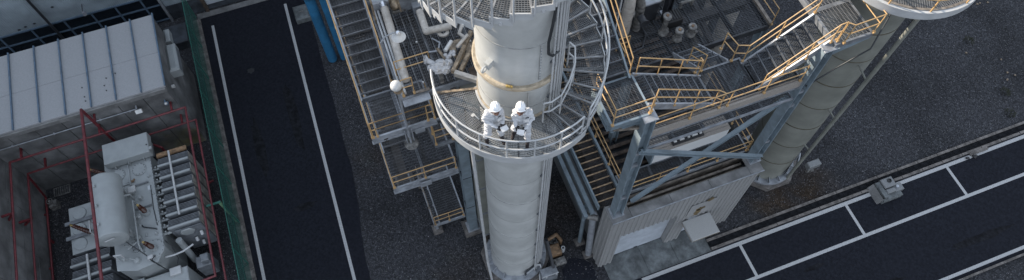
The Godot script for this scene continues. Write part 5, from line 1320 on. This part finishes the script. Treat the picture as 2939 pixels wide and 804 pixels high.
# ================================================================ things standing on the ground
func make_ground_items() -> void:
	var a := px(956, 172, 0)
	var t := thing("blue_pipe", a, "thick blue vertical pipe with a wide collar rising from the gravel by the lane", "pipe")
	put(mb().lathe([Vector2(0.12, 0.0), Vector2(0.19, 0.04), Vector2(0.215, 0.12), Vector2(0.215, 4.5), Vector2(0.40, 4.85), Vector2(0.40, 6.2), Vector2(0.0, 6.3)], a, 32), "pipe", M.blue_pipe, t)
	for y in [1.6, 3.2]: put(mb().lathe([Vector2(0.215, -0.012), Vector2(0.222, -0.012), Vector2(0.222, 0.012), Vector2(0.215, 0.012)], a + Vector3.UP * y, 32), "weld_band", M.blue_pipe, t)
	a = px(987, 168, 0)
	t = thing("blue_pipe", a, "slim blue vertical pipe close to the stair tower", "pipe")
	put(mb().lathe([Vector2(0.09, 0.0), Vector2(0.13, 0.04), Vector2(0.135, 0.1), Vector2(0.135, 6.2), Vector2(0.0, 6.25)], a, 24), "pipe", M.blue_pipe, t)
	put(mb().lathe([Vector2(0.135, -0.012), Vector2(0.142, -0.012), Vector2(0.142, 0.012), Vector2(0.135, 0.012)], a + Vector3.UP * 2.4, 24), "weld_band", M.blue_pipe, t)
	a = px(866, 38, 0.2)
	t = thing("concrete_block", Vector3(a.x, 0, a.z), "grey concrete block lying across the edge of the lane beside the blue pipes", "block")
	put(mb().block(a.x - 0.34, a.x + 0.34, 0, 0.34, a.z - 0.42, a.z + 0.42, 0.06), "block", M.apron, t)
	put(mb().tube(Vector3(a.x - 0.1, 0.34, a.z), Vector3(a.x + 0.1, 0.34, a.z), 0.02), "lifting_loop", M.cast, t)
	# survey block on the road line
	t = thing("road_apparatus", Vector3(15.3, 0.006, 2.85), "grey stepped metal apparatus standing on the road edge line", "apparatus")
	put(mb().block(14.92, 15.85, 0.011, 0.30, 2.42, 3.24, 0.03), "base", M.apron, t)
	var wg := mb()
	var P := [Vector3(14.74, 0.011, 2.42), Vector3(14.92, 0.011, 2.42), Vector3(14.92, 0.34, 2.42), Vector3(14.74, 0.011, 3.18), Vector3(14.92, 0.011, 3.18), Vector3(14.92, 0.34, 3.18)]
	wg.quad(P[0], P[2], P[5], P[3], Vector3(-0.88, 0.47, 0)); wg.quad(P[0], P[1], P[2], P[2], Vector3.FORWARD); wg.quad(P[3], P[4], P[5], P[5], Vector3.BACK)
	put(wg, "ramp", M.concrete, t)
	put(mb().block(14.94, 15.14, 0.30, 0.46, 2.44, 3.16, 0.02), "rear_bar", M.apron, t)
	var uh := put(mb().block(15.16, 15.70, 0.30, 0.52, 2.40, 2.80, 0.03), "upper_housing", M.mid_grey, t)
	put(mb().lathe([Vector2(0.0, 0.0), Vector2(0.07, 0.0), Vector2(0.07, 0.03), Vector2(0.095, 0.03), Vector2(0.095, 0.0)], Vector3(15.50, 0.52, 2.56), 18), "socket", M.black_rubber, uh)
	put(mb().block(15.18, 15.62, 0.30, 0.42, 2.82, 3.02, 0.04), "lower_housing", M.mid_grey, t)
	put(mb().block(15.62, 16.02, 0.10, 0.34, 2.72, 3.04, 0.02), "side_arm", M.mid_grey, t)
	put(mb().lathe([Vector2(0.0, 0.09), Vector2(0.06, 0.09), Vector2(0.07, 0.0)], Vector3(15.75, 0.34, 2.86), 16), "knob", M.galv, t)
	# machine set at the foot of the chimney
	t = thing("compressor_set", Vector3(1.6, 0, 0.45), "tan compressor set with a bent pipe beside the foot of the pale chimney", "compressor")
	put(mb().block(1.25, 1.72, 0.02, 0.42, 0.22, 0.66, 0.04), "tank_cover", M.tan_machine, t)
	put(mb().path([Vector3(1.30, 0.35, -0.02), Vector3(1.78, 0.38, -0.12), Vector3(1.86, 0.35, 0.15), Vector3(1.86, 0.0, 0.15)], 0.075, 12), "bent_pipe", M.tan_machine, t)
	put(mb().block(1.28, 1.8, 0.0, 0.06, -0.1, 0.22, 0.02), "bed", M.dark_metal, t)
	put(lumps(mb(), Vector3(1.58, 0.15, 0.05), Vector3(0.16, 0.05, 0.1), 10, 0.06), "manifold", M.cast, t)
	put(mb().lathe([Vector2(0.045, 0.06), Vector2(0.08, 0.06), Vector2(0.085, 0.0), Vector2(0.085, -0.3)], Vector3(1.82, 0.36, 0.50), 18), "filter_pot", M.rail_grey, t)
	put(mb().block(1.32, 1.78, 0.0, 0.2, 0.74, 1.02, 0.03), "plinth", M.cast, t)
	t = thing("grey_cabinet", Vector3(0.87, 0, 1.3), "dark grey sloping cabinet at the foot of the pale chimney", "cabinet")
	put(mb().block(0.55, 1.20, 0.0, 0.85, 1.13, 1.46, 0.02), "body", M.beam_grey, t)
	put(mb().span(0.53, 1.22, 0.80, 0.83, 1.46, 1.475), "front_trim", M.rail_grey, t)
	put(mb().bar(Vector3(1.08, 0.88, 1.2), Vector3(1.05, 2.0, 0.45), 0.22, 0.10, Vector3.RIGHT), "chute", M.dark_metal, t)
	for x in [0.72, 1.12]: put(mb().bx(Vector3(x, 0.72, 1.475), Vector3(0.06, 0.1, 0.03)), "latch", M.rail_grey, t)
	pipe_thing("drain_pipe", "white bent drain pipe beside the sign at the chimney foot", "pipe", [Vector3(0.45, 0.95, 0.92), Vector3(0.62, 0.98, 0.98), Vector3(0.66, 0.7, 1.05), Vector3(0.55, 0.35, 1.18), Vector3(0.50, 0.0, 1.42)], 0.028, M.rail_grey)
	# rain pipe from the round walkway to the ground
	pipe_thing("rain_pipe", "straight light grey rain pipe dropping from the round walkway to the ground", "pipe", [Vector3(-1.52, 12.7, 1.10), Vector3(-1.48, 11.6, 0.72), Vector3(-1.27, 1.6, 0.40), Vector3(-1.22, 0.0, 0.62)], 0.045, M.rail_grey, 1)
	# pipe beside the far chimney, its cabinet
	var b := px(2253, 519, 0)
	var c := px(2650, 36, 12.66)
	pipe_thing("rain_pipe", "slim greenish rain pipe standing beside the far chimney", "pipe", [c, c.lerp(b, 0.02), b + Vector3(0, 0.4, 0), b], 0.065, M.stack_b)
	for k in 3:
		var q := c.lerp(b, 0.3 + 0.22 * k)
		var cl := thing("pipe_bracket", q, "short grey bracket holding the slim rain pipe to the far chimney", "bracket", "brackets of the slim rain pipe")
		put(mb().bar(q, Vector3(11.3, q.y, -0.2) + (q - Vector3(11.3, q.y, -0.2)).normalized() * 0.95, 0.04, 0.05), "arm", M.stack_b, cl)
	t = thing("meter_cabinet", Vector3(12.85, 0, 0.86), "small grey meter cabinet on a post beside the far chimney", "cabinet")
	put(mb().block(12.56, 13.12, 0.55, 0.85, 0.74, 1.0, 0.03), "case", M.mid_grey, t)
	put(mb().span(12.78, 12.9, 0, 0.55, 0.8, 0.92), "stand", M.cast, t)
	put(mb().bx(Vector3(12.8, 0.45, 1.02), Vector3(0.12, 0.1, 0.06)), "meter", M.cast, t)
	# cable between the frame and the far chimney
	pipe_thing("black_cable", "black cable slung from the steel frame past the far chimney", "cable", [Vector3(8.55, 9.75, 1.2), px(2400, 196, 10.4), px(2500, 140, 11.2), Vector3(10.7, 12.5, 0.7)], 0.022, M.cable)
	# broken kerb and litter at the road edge
	t = thing("kerb_fragment", Vector3(20.2, 0, 2.6), "broken pale kerb piece lying over the road edge line", "kerb piece")
	put(mb().block(19.75, 20.65, 0.012, 0.10, 2.54, 2.68, 0.02), "stone", M.kerb, t)
	for q in [[19.9, 2.76, 0.09], [19.55, 2.7, 0.06]]:
		var d := thing("rubber_lump", Vector3(q[0], 0, q[1]), "black rubber lump lying beside the broken kerb piece", "lump", "black lumps at the road edge")
		put(lumps(mb(), Vector3(q[0], 0.06, q[1]), Vector3(0.05, 0.02, 0.04), 5, q[2] * 0.8), "lump", M.black_rubber, d)
	# weeds and pale stones out on the gravel
	for q in [[2612, 58, 0.26], [2885, 265, 0.2], [2898, 325, 0.22], [2780, 118, 0.22]]:
		var w := px(q[0], q[1], 0)
		var wd := thing("weed_tuft", w, "dark weed tuft growing out of the gravel", "weed", "weed tufts on the gravel")
		var m := mb()
		for k in 90:
			var an := rng.randf() * TAU
			var rr: float = q[2] * sqrt(rng.randf())
			var p := w + Vector3(cos(an) * rr, 0.0, sin(an) * rr)
			m.bar(p, p + Vector3(cos(an) * 0.06, rng.randf_range(0.03, 0.11), sin(an) * 0.06), 0.012, 0.003)
		put(m, "leaves", M.weed, wd)
	for q in [[2891, 209], [2913, 217], [2891, 229], [2874, 171], [2806, 12], [2812, 9], [2835, 7], [2773, 152]]:
		var w := px(q[0], q[1], 0)
		var sd := thing("pale_stone", w, "pale stone lying on the dark gravel yard", "stone", "pale stones on the gravel yard")
		put(lumps(mb(), w + Vector3.UP * 0.02, Vector3(0.02, 0.005, 0.02), 3, 0.035), "stone", M.insulation_tan, sd)
	# scraper on the walkway
	var sc := px(1362, 331, 12.9)
	t = thing("scraper", sc, "small white scraper lying on the round walkway grating", "tool")
	put(mb().bar(sc + Vector3(0, 0.01, 0), px(1376, 343, 12.91), 0.025, 0.02), "handle", M.lamp_white, t)
	put(mb().bx(sc + Vector3(-0.03, 0.012, -0.01), Vector3(0.09, 0.018, 0.07), Basis(Vector3.UP, 0.5)), "blade", M.lamp_white, t)

# ================================================================ people: one smooth skin over tapered bones
# bone: [from, to, radius at from, radius at to, colour index]
func skin(bones: Array, cell: float, soft: float, cols: Array, folds := 0.0) -> MB:
	var lo := Vector3.ONE * 1e6
	var hi := -lo
	for b in bones:
		var r := maxf(b[2], b[3]) + 3 * cell
		for e in 2:
			lo = lo.min(b[e] - Vector3.ONE * r); hi = hi.max(b[e] + Vector3.ONE * r)
	var nx := int((hi.x - lo.x) / cell) + 2
	var ny := int((hi.y - lo.y) / cell) + 2
	var nz := int((hi.z - lo.z) / cell) + 2
	var f := PackedFloat32Array()
	f.resize(nx * ny * nz); f.fill(0.2)
	var near := PackedFloat32Array()
	near.resize(nx * ny * nz); near.fill(9.0)
	var ci := PackedByteArray()
	ci.resize(nx * ny * nz)
	for b in bones:
		var A: Vector3 = b[0]
		var C: Vector3 = b[1]
		var ra: float = b[2]
		var rb: float = b[3]
		var pad := maxf(ra, rb) + soft + 2.5 * cell
		var l: Vector3 = (A.min(C) - Vector3.ONE * pad - lo) / cell
		var u: Vector3 = (A.max(C) + Vector3.ONE * pad - lo) / cell
		var ab := C - A
		var ll := maxf(ab.length_squared(), 1e-9)
		for k in range(maxi(0, int(l.z)), mini(nz, int(u.z) + 1)):
			for j in range(maxi(0, int(l.y)), mini(ny, int(u.y) + 1)):
				var row := (k * ny + j) * nx
				for i in range(maxi(0, int(l.x)), mini(nx, int(u.x) + 1)):
					var p := lo + Vector3(i, j, k) * cell
					var t := clampf((p - A).dot(ab) / ll, 0, 1)
					var d := p.distance_to(A + ab * t) - lerpf(ra, rb, t)
					var o := f[row + i]
					var h := maxf(soft - absf(o - d), 0.0) / soft
					f[row + i] = minf(o, d) - h * h * soft * 0.25
					if d < near[row + i]:
						near[row + i] = d; ci[row + i] = b[4]
	if folds > 0:
		var nz2 := FastNoiseLite.new()
		nz2.seed = 3; nz2.frequency = 7.0; nz2.fractal_octaves = 2
		for k in nz:
			for j in ny:
				for i in nx:
					var q := (k * ny + j) * nx + i
					if ci[q] == 0 and absf(f[q]) < 0.06: f[q] += folds * nz2.get_noise_3d(i * cell, j * cell * 2.2, k * cell)
	var m := MB.new()
	var id := PackedInt32Array()
	id.resize(nx * ny * nz); id.fill(-1)
	var sx := 1
	var sy := nx
	var sz := nx * ny
	var off := [0, sx, sy, sx + sy, sz, sx + sz, sy + sz, sx + sy + sz]
	var edges := [[0, 1], [2, 3], [4, 5], [6, 7], [0, 2], [1, 3], [4, 6], [5, 7], [0, 4], [1, 5], [2, 6], [3, 7]]
	for k in nz - 1:
		for j in ny - 1:
			for i in nx - 1:
				var q := k * sz + j * sy + i
				var s := f[q] < 0
				var mixed := false
				for e in range(1, 8):
					if (f[q + off[e]] < 0) != s: mixed = true; break
				if not mixed: continue
				var acc := Vector3.ZERO
				var cnt := 0
				for e in edges:
					var a := f[q + off[e[0]]]
					var b := f[q + off[e[1]]]
					if (a < 0) == (b < 0): continue
					var t := a / (a - b)
					var pa := Vector3(e[0] & 1, (e[0] >> 1) & 1, e[0] >> 2)
					var pb := Vector3(e[1] & 1, (e[1] >> 1) & 1, e[1] >> 2)
					acc += pa.lerp(pb, t); cnt += 1
				id[q] = m.v.size()
				m.v.append(lo + (Vector3(i, j, k) + acc / cnt) * cell)
				var g := Vector3(f[q + sx] - f[q], f[q + sy] - f[q], f[q + sz] - f[q]) + Vector3(f[q + sx + sy + sz] - f[q + sy + sz], f[q + sx + sy + sz] - f[q + sx + sz], f[q + sx + sy + sz] - f[q + sx + sy])
				m.n.append(g.normalized())
				m.c.append(cols[ci[q]])
	for k in range(1, nz - 1):
		for j in range(1, ny - 1):
			for i in range(1, nx - 1):
				var q := k * sz + j * sy + i
				var s := f[q] < 0
				for ax in 3:
					var st: int = [sx, sy, sz][ax]
					if (f[q + st] < 0) == s: continue
					var u: int = [sy, sz, sx][ax]
					var w: int = [sz, sx, sy][ax]
					var a := id[q]
					var b := id[q - u]
					var c := id[q - u - w]
					var d := id[q - w]
					if a < 0 or b < 0 or c < 0 or d < 0: continue
					if s: m.i.append_array([a, c, b, a, d, c])
					else: m.i.append_array([a, b, c, a, c, d])
	return m

func lput(m: MB, called: String, mt: Material, parent: Node) -> MeshInstance3D:   # in the parent's own frame
	return inst(m.mesh(), called, mt, parent, gpos(parent))

func hand_bones(w: Vector3, d: Vector3, side: float) -> Array:      # wrist, direction of the fingers, +1 right hand
	var up := Vector3.UP
	var x := d.cross(up).normalized() * side
	var pn := d.cross(x).normalized()
	if pn.y > 0: pn = -pn
	var k := w + d * 0.085
	var o := [[w, w + d * 0.03, 0.03, 0.03, 0], [w + d * 0.03 - x * 0.016, k - x * 0.026, 0.021, 0.017, 0], [w + d * 0.03 + x * 0.016, k + x * 0.026, 0.021, 0.017, 0]]
	var ls := [0.068, 0.078, 0.074, 0.058]
	for q in 4:
		var b := k + x * (-0.032 + 0.0215 * q)
		var m1: Vector3 = b + (d * 0.75 + pn * 0.65).normalized() * ls[q] * 0.55
		o.append([b, m1, 0.0098, 0.009, 0])
		o.append([m1, m1 + (d * 0.05 + pn * 0.9 - x * 0.0).normalized() * ls[q] * 0.5, 0.009, 0.0075, 0])
	var tb := w + d * 0.028 - x * 0.034
	var tm := tb + (d * 0.6 - x * 0.5 + pn * 0.2).normalized() * 0.042
	o.append([tb, tm, 0.0125, 0.0105, 0]); o.append([tm, tm + (d * 0.8 + pn * 0.4 + x * 0.1).normalized() * 0.034, 0.0105, 0.0085, 0])
	return o

func worker(at: Vector3, face: float, label: String, lean: float, stance: Array, hl: Vector3, hr: Vector3, twist: float) -> Node3D:
	var t := thing("person", at, label, "person", "")
	t.rotation.y = face
	# local frame: +z is forwards, +x the person's left
	var head := Vector3(0.03 * twist, 1.635, 0.10 + lean)
	var nb := Vector3(0, 1.46, 0.02 + lean * 0.7)
	var sl := Vector3(0.15, 1.375, 0.01 + lean * 0.6)
	var sr := Vector3(-0.15, 1.375, 0.01 + lean * 0.6)
	var el := Vector3(0.20, 1.13, -0.03 + lean)
	var er := Vector3(-0.20, 1.13, -0.03 + lean)
	var hipl := Vector3(0.095, 0.90, -0.02)
	var hipr := Vector3(-0.095, 0.90, -0.02)
	var al: Vector3 = stance[0]
	var ar: Vector3 = stance[1]
	var kl := hipl.lerp(al, 0.5) + Vector3(0.01, 0, 0.05)
	var kr := hipr.lerp(ar, 0.5) + Vector3(-0.01, 0, 0.05)
	var body := [
		[Vector3(-0.07, 0.93, -0.02), Vector3(0.07, 0.93, -0.02), 0.11, 0.11, 0],
		[Vector3(-0.06, 1.08, 0.0), Vector3(0.06, 1.08, 0.0), 0.108, 0.108, 0],
		[Vector3(-0.085, 1.27, lean * 0.5), Vector3(0.085, 1.27, lean * 0.5), 0.112, 0.112, 0],
		[sr * 0.75 + Vector3(0, 0.335, 0), sl * 0.75 + Vector3(0, 0.335, 0), 0.09, 0.09, 0],
		[nb + Vector3(0, -0.02, 0), nb, 0.075, 0.07, 0],
		[nb, head, 0.058, 0.06, 1],
		[head + Vector3(0, 0.05, -0.02), head + Vector3(0, -0.045, 0.035), 0.098, 0.068, 1],
		[head + Vector3(0, 0.0, 0.095), head + Vector3(0, -0.028, 0.112), 0.011, 0.016, 1],
		[head + Vector3(0.088, -0.01, 0.0), head + Vector3(0.094, 0.02, -0.01), 0.015, 0.018, 1],
		[head + Vector3(-0.088, -0.01, 0.0), head + Vector3(-0.094, 0.02, -0.01), 0.015, 0.018, 1],
		[sl, el, 0.064, 0.053, 0], [el, hl, 0.051, 0.039, 0],
		[sr, er, 0.064, 0.053, 0], [er, hr, 0.051, 0.039, 0],
		[hipl, kl, 0.098, 0.078, 0], [kl, al + Vector3(0, 0.2, 0), 0.078, 0.068, 0], [al + Vector3(0, 0.24, 0), al, 0.062, 0.050, 2],
		[hipr, kr, 0.098, 0.078, 0], [kr, ar + Vector3(0, 0.2, 0), 0.078, 0.068, 0], [ar + Vector3(0, 0.24, 0), ar, 0.062, 0.050, 2],
		[al + Vector3(0, -0.035, -0.05), al + Vector3(0.02, -0.04, 0.15), 0.044, 0.040, 2],
		[ar + Vector3(0, -0.035, -0.05), ar + Vector3(-0.02, -0.04, 0.15), 0.044, 0.040, 2]]
	lput(skin(body, 0.0145, 0.032, [Color(1, 1, 1), Color(0.30, 0.155, 0.11), Color(0.028, 0.019, 0.019)], 0.030), "body", M.cloth, t)
	# hard hat: shell, peak, ridge
	var hb := Basis(Vector3.RIGHT, -0.22 + lean)
	var hc := head + Vector3(0, 0.075, -0.035)
	var prof := []
	for k in 9: prof.append(Vector2(0.114 * cos(k * PI / 16), 0.015 + 0.105 * sin(k * PI / 16)))
	prof.insert(0, Vector2(0.118, 0.0))
	prof.insert(0, Vector2(0.106, -0.006))
	var hat := lput(mb().lathe(prof, hc, 28, 0, TAU, hb * Basis.from_scale(Vector3(0.92, 1, 1.08))), "hard_hat", M.hat, t)
	lput(mb().lathe([Vector2(0.11, 0.008), Vector2(0.140, -0.004), Vector2(0.136, -0.010), Vector2(0.11, 0.0)], hc, 14, PI * 0.18, PI * 0.82, hb), "peak", M.hat, hat)
	for x in [-0.045, 0.0, 0.045]:
		var rp := []
		for k in 7:
			var q := -0.9 + 1.8 * k / 6.0
			rp.append(hc + hb * Vector3(x, 0.012 + 0.108 * cos(q) - absf(x) * 0.35, 0.122 * sin(q)))
		lput(mb().path(rp, 0.010, 6), "ridge", M.hat, hat)
	# eyes, brows, mouth
	for s in [-1, 1]:
		lput(mb().ball(head + Vector3(0.034 * s, 0.02, 0.078), 0.012, 8), "eye", M.glove, t)
	lput(mb().bx(head + Vector3(0, -0.068, 0.094), Vector3(0.05, 0.008, 0.01)), "mouth", M.glove, t)
	# collar, zip, chest mark, belt line
	lput(mb().lathe([Vector2(0.078, -0.03), Vector2(0.092, 0.02), Vector2(0.080, 0.022)], nb, 18, 0, TAU, Basis(Vector3.RIGHT, 0.2)), "collar", M.paper, t)
	lput(mb().path([nb + Vector3(0, -0.04, 0.085), Vector3(0, 1.27, 0.145 + lean * 0.5), Vector3(0, 1.05, 0.135)], 0.006, 6), "zip", M.galv, t)
	lput(mb().bx(Vector3(0.105, 1.335, 0.128 + lean * 0.55), Vector3(0.075, 0.022, 0.012), Basis(Vector3.UP, 0.35)), "chest_mark", M.glove, t)
	lput(mb().bx(Vector3(0.1, 1.22, 0.14 + lean * 0.5), Vector3(0.1, 0.1, 0.012), Basis(Vector3.UP, 0.3)), "pocket", M.paper, t)
	var mid := (hl + hr) / 2
	for s in [1, -1]:
		var w: Vector3 = hl if s == 1 else hr
		var e: Vector3 = el if s == 1 else er
		var d := ((w - e).normalized() + (mid - w).normalized() * 0.35).normalized()
		lput(skin(hand_bones(w - d * 0.01, d, -s), 0.0055, 0.006, [Color(1, 1, 1)]), "glove", M.glove, t)
	return t

func make_people() -> void:
	var y := 12.892
	var base := atan2(-0.365, 0.931)
	var a := px(1419, 403, y)
	var w1 := worker(a, base + 0.30, "person in white coverall and hard hat, head turned to the other, beside the chimney", 0.05,
		[Vector3(0.17, 0.09, 0.02), Vector3(-0.17, 0.09, -0.02)], Vector3(0.17, 1.08, 0.20), Vector3(0.0, 1.04, 0.24), 1.0)
	var b := px(1500, 401, y)
	worker(b, base - 0.12, "person in white coverall with dark chest mark, standing nearer the winding stair", 0.06,
		[Vector3(0.12, 0.09, 0.08), Vector3(-0.21, 0.09, -0.12)], Vector3(0.10, 0.99, 0.22), Vector3(-0.13, 0.97, 0.19), -1.5)
	for q in [[a, base + 0.30, Vector3(0.16, 1.08, 0.33), "crumpled white papers held by the person farther from the stair", 0.25], [b, base - 0.12, Vector3(-0.01, 0.97, 0.33), "white folded sheet held by the person nearer the stair", -0.1]]:
		var B := Basis(Vector3.UP, q[1])
		var p: Vector3 = q[0] + B * q[2]
		var t := thing("paper_sheets", p, q[3], "papers")
		var R := B * Basis(Vector3.UP, q[4]) * Basis(Vector3.RIGHT, 0.35)
		put(mb().bx(p, Vector3(0.16, 0.012, 0.11), R), "sheet", M.paper, t)
		put(mb().bx(p + Vector3(0.012, 0.016, 0.01), Vector3(0.13, 0.010, 0.10), R * Basis(Vector3.UP, 0.12) * Basis(Vector3.BACK, 0.08)), "sheet", M.paper, t)
		put(mb().bx(p + Vector3(0.0, -0.012, 0.0), Vector3(0.12, 0.010, 0.12), R * Basis(Vector3.UP, -0.1)), "sheet", M.paper, t)
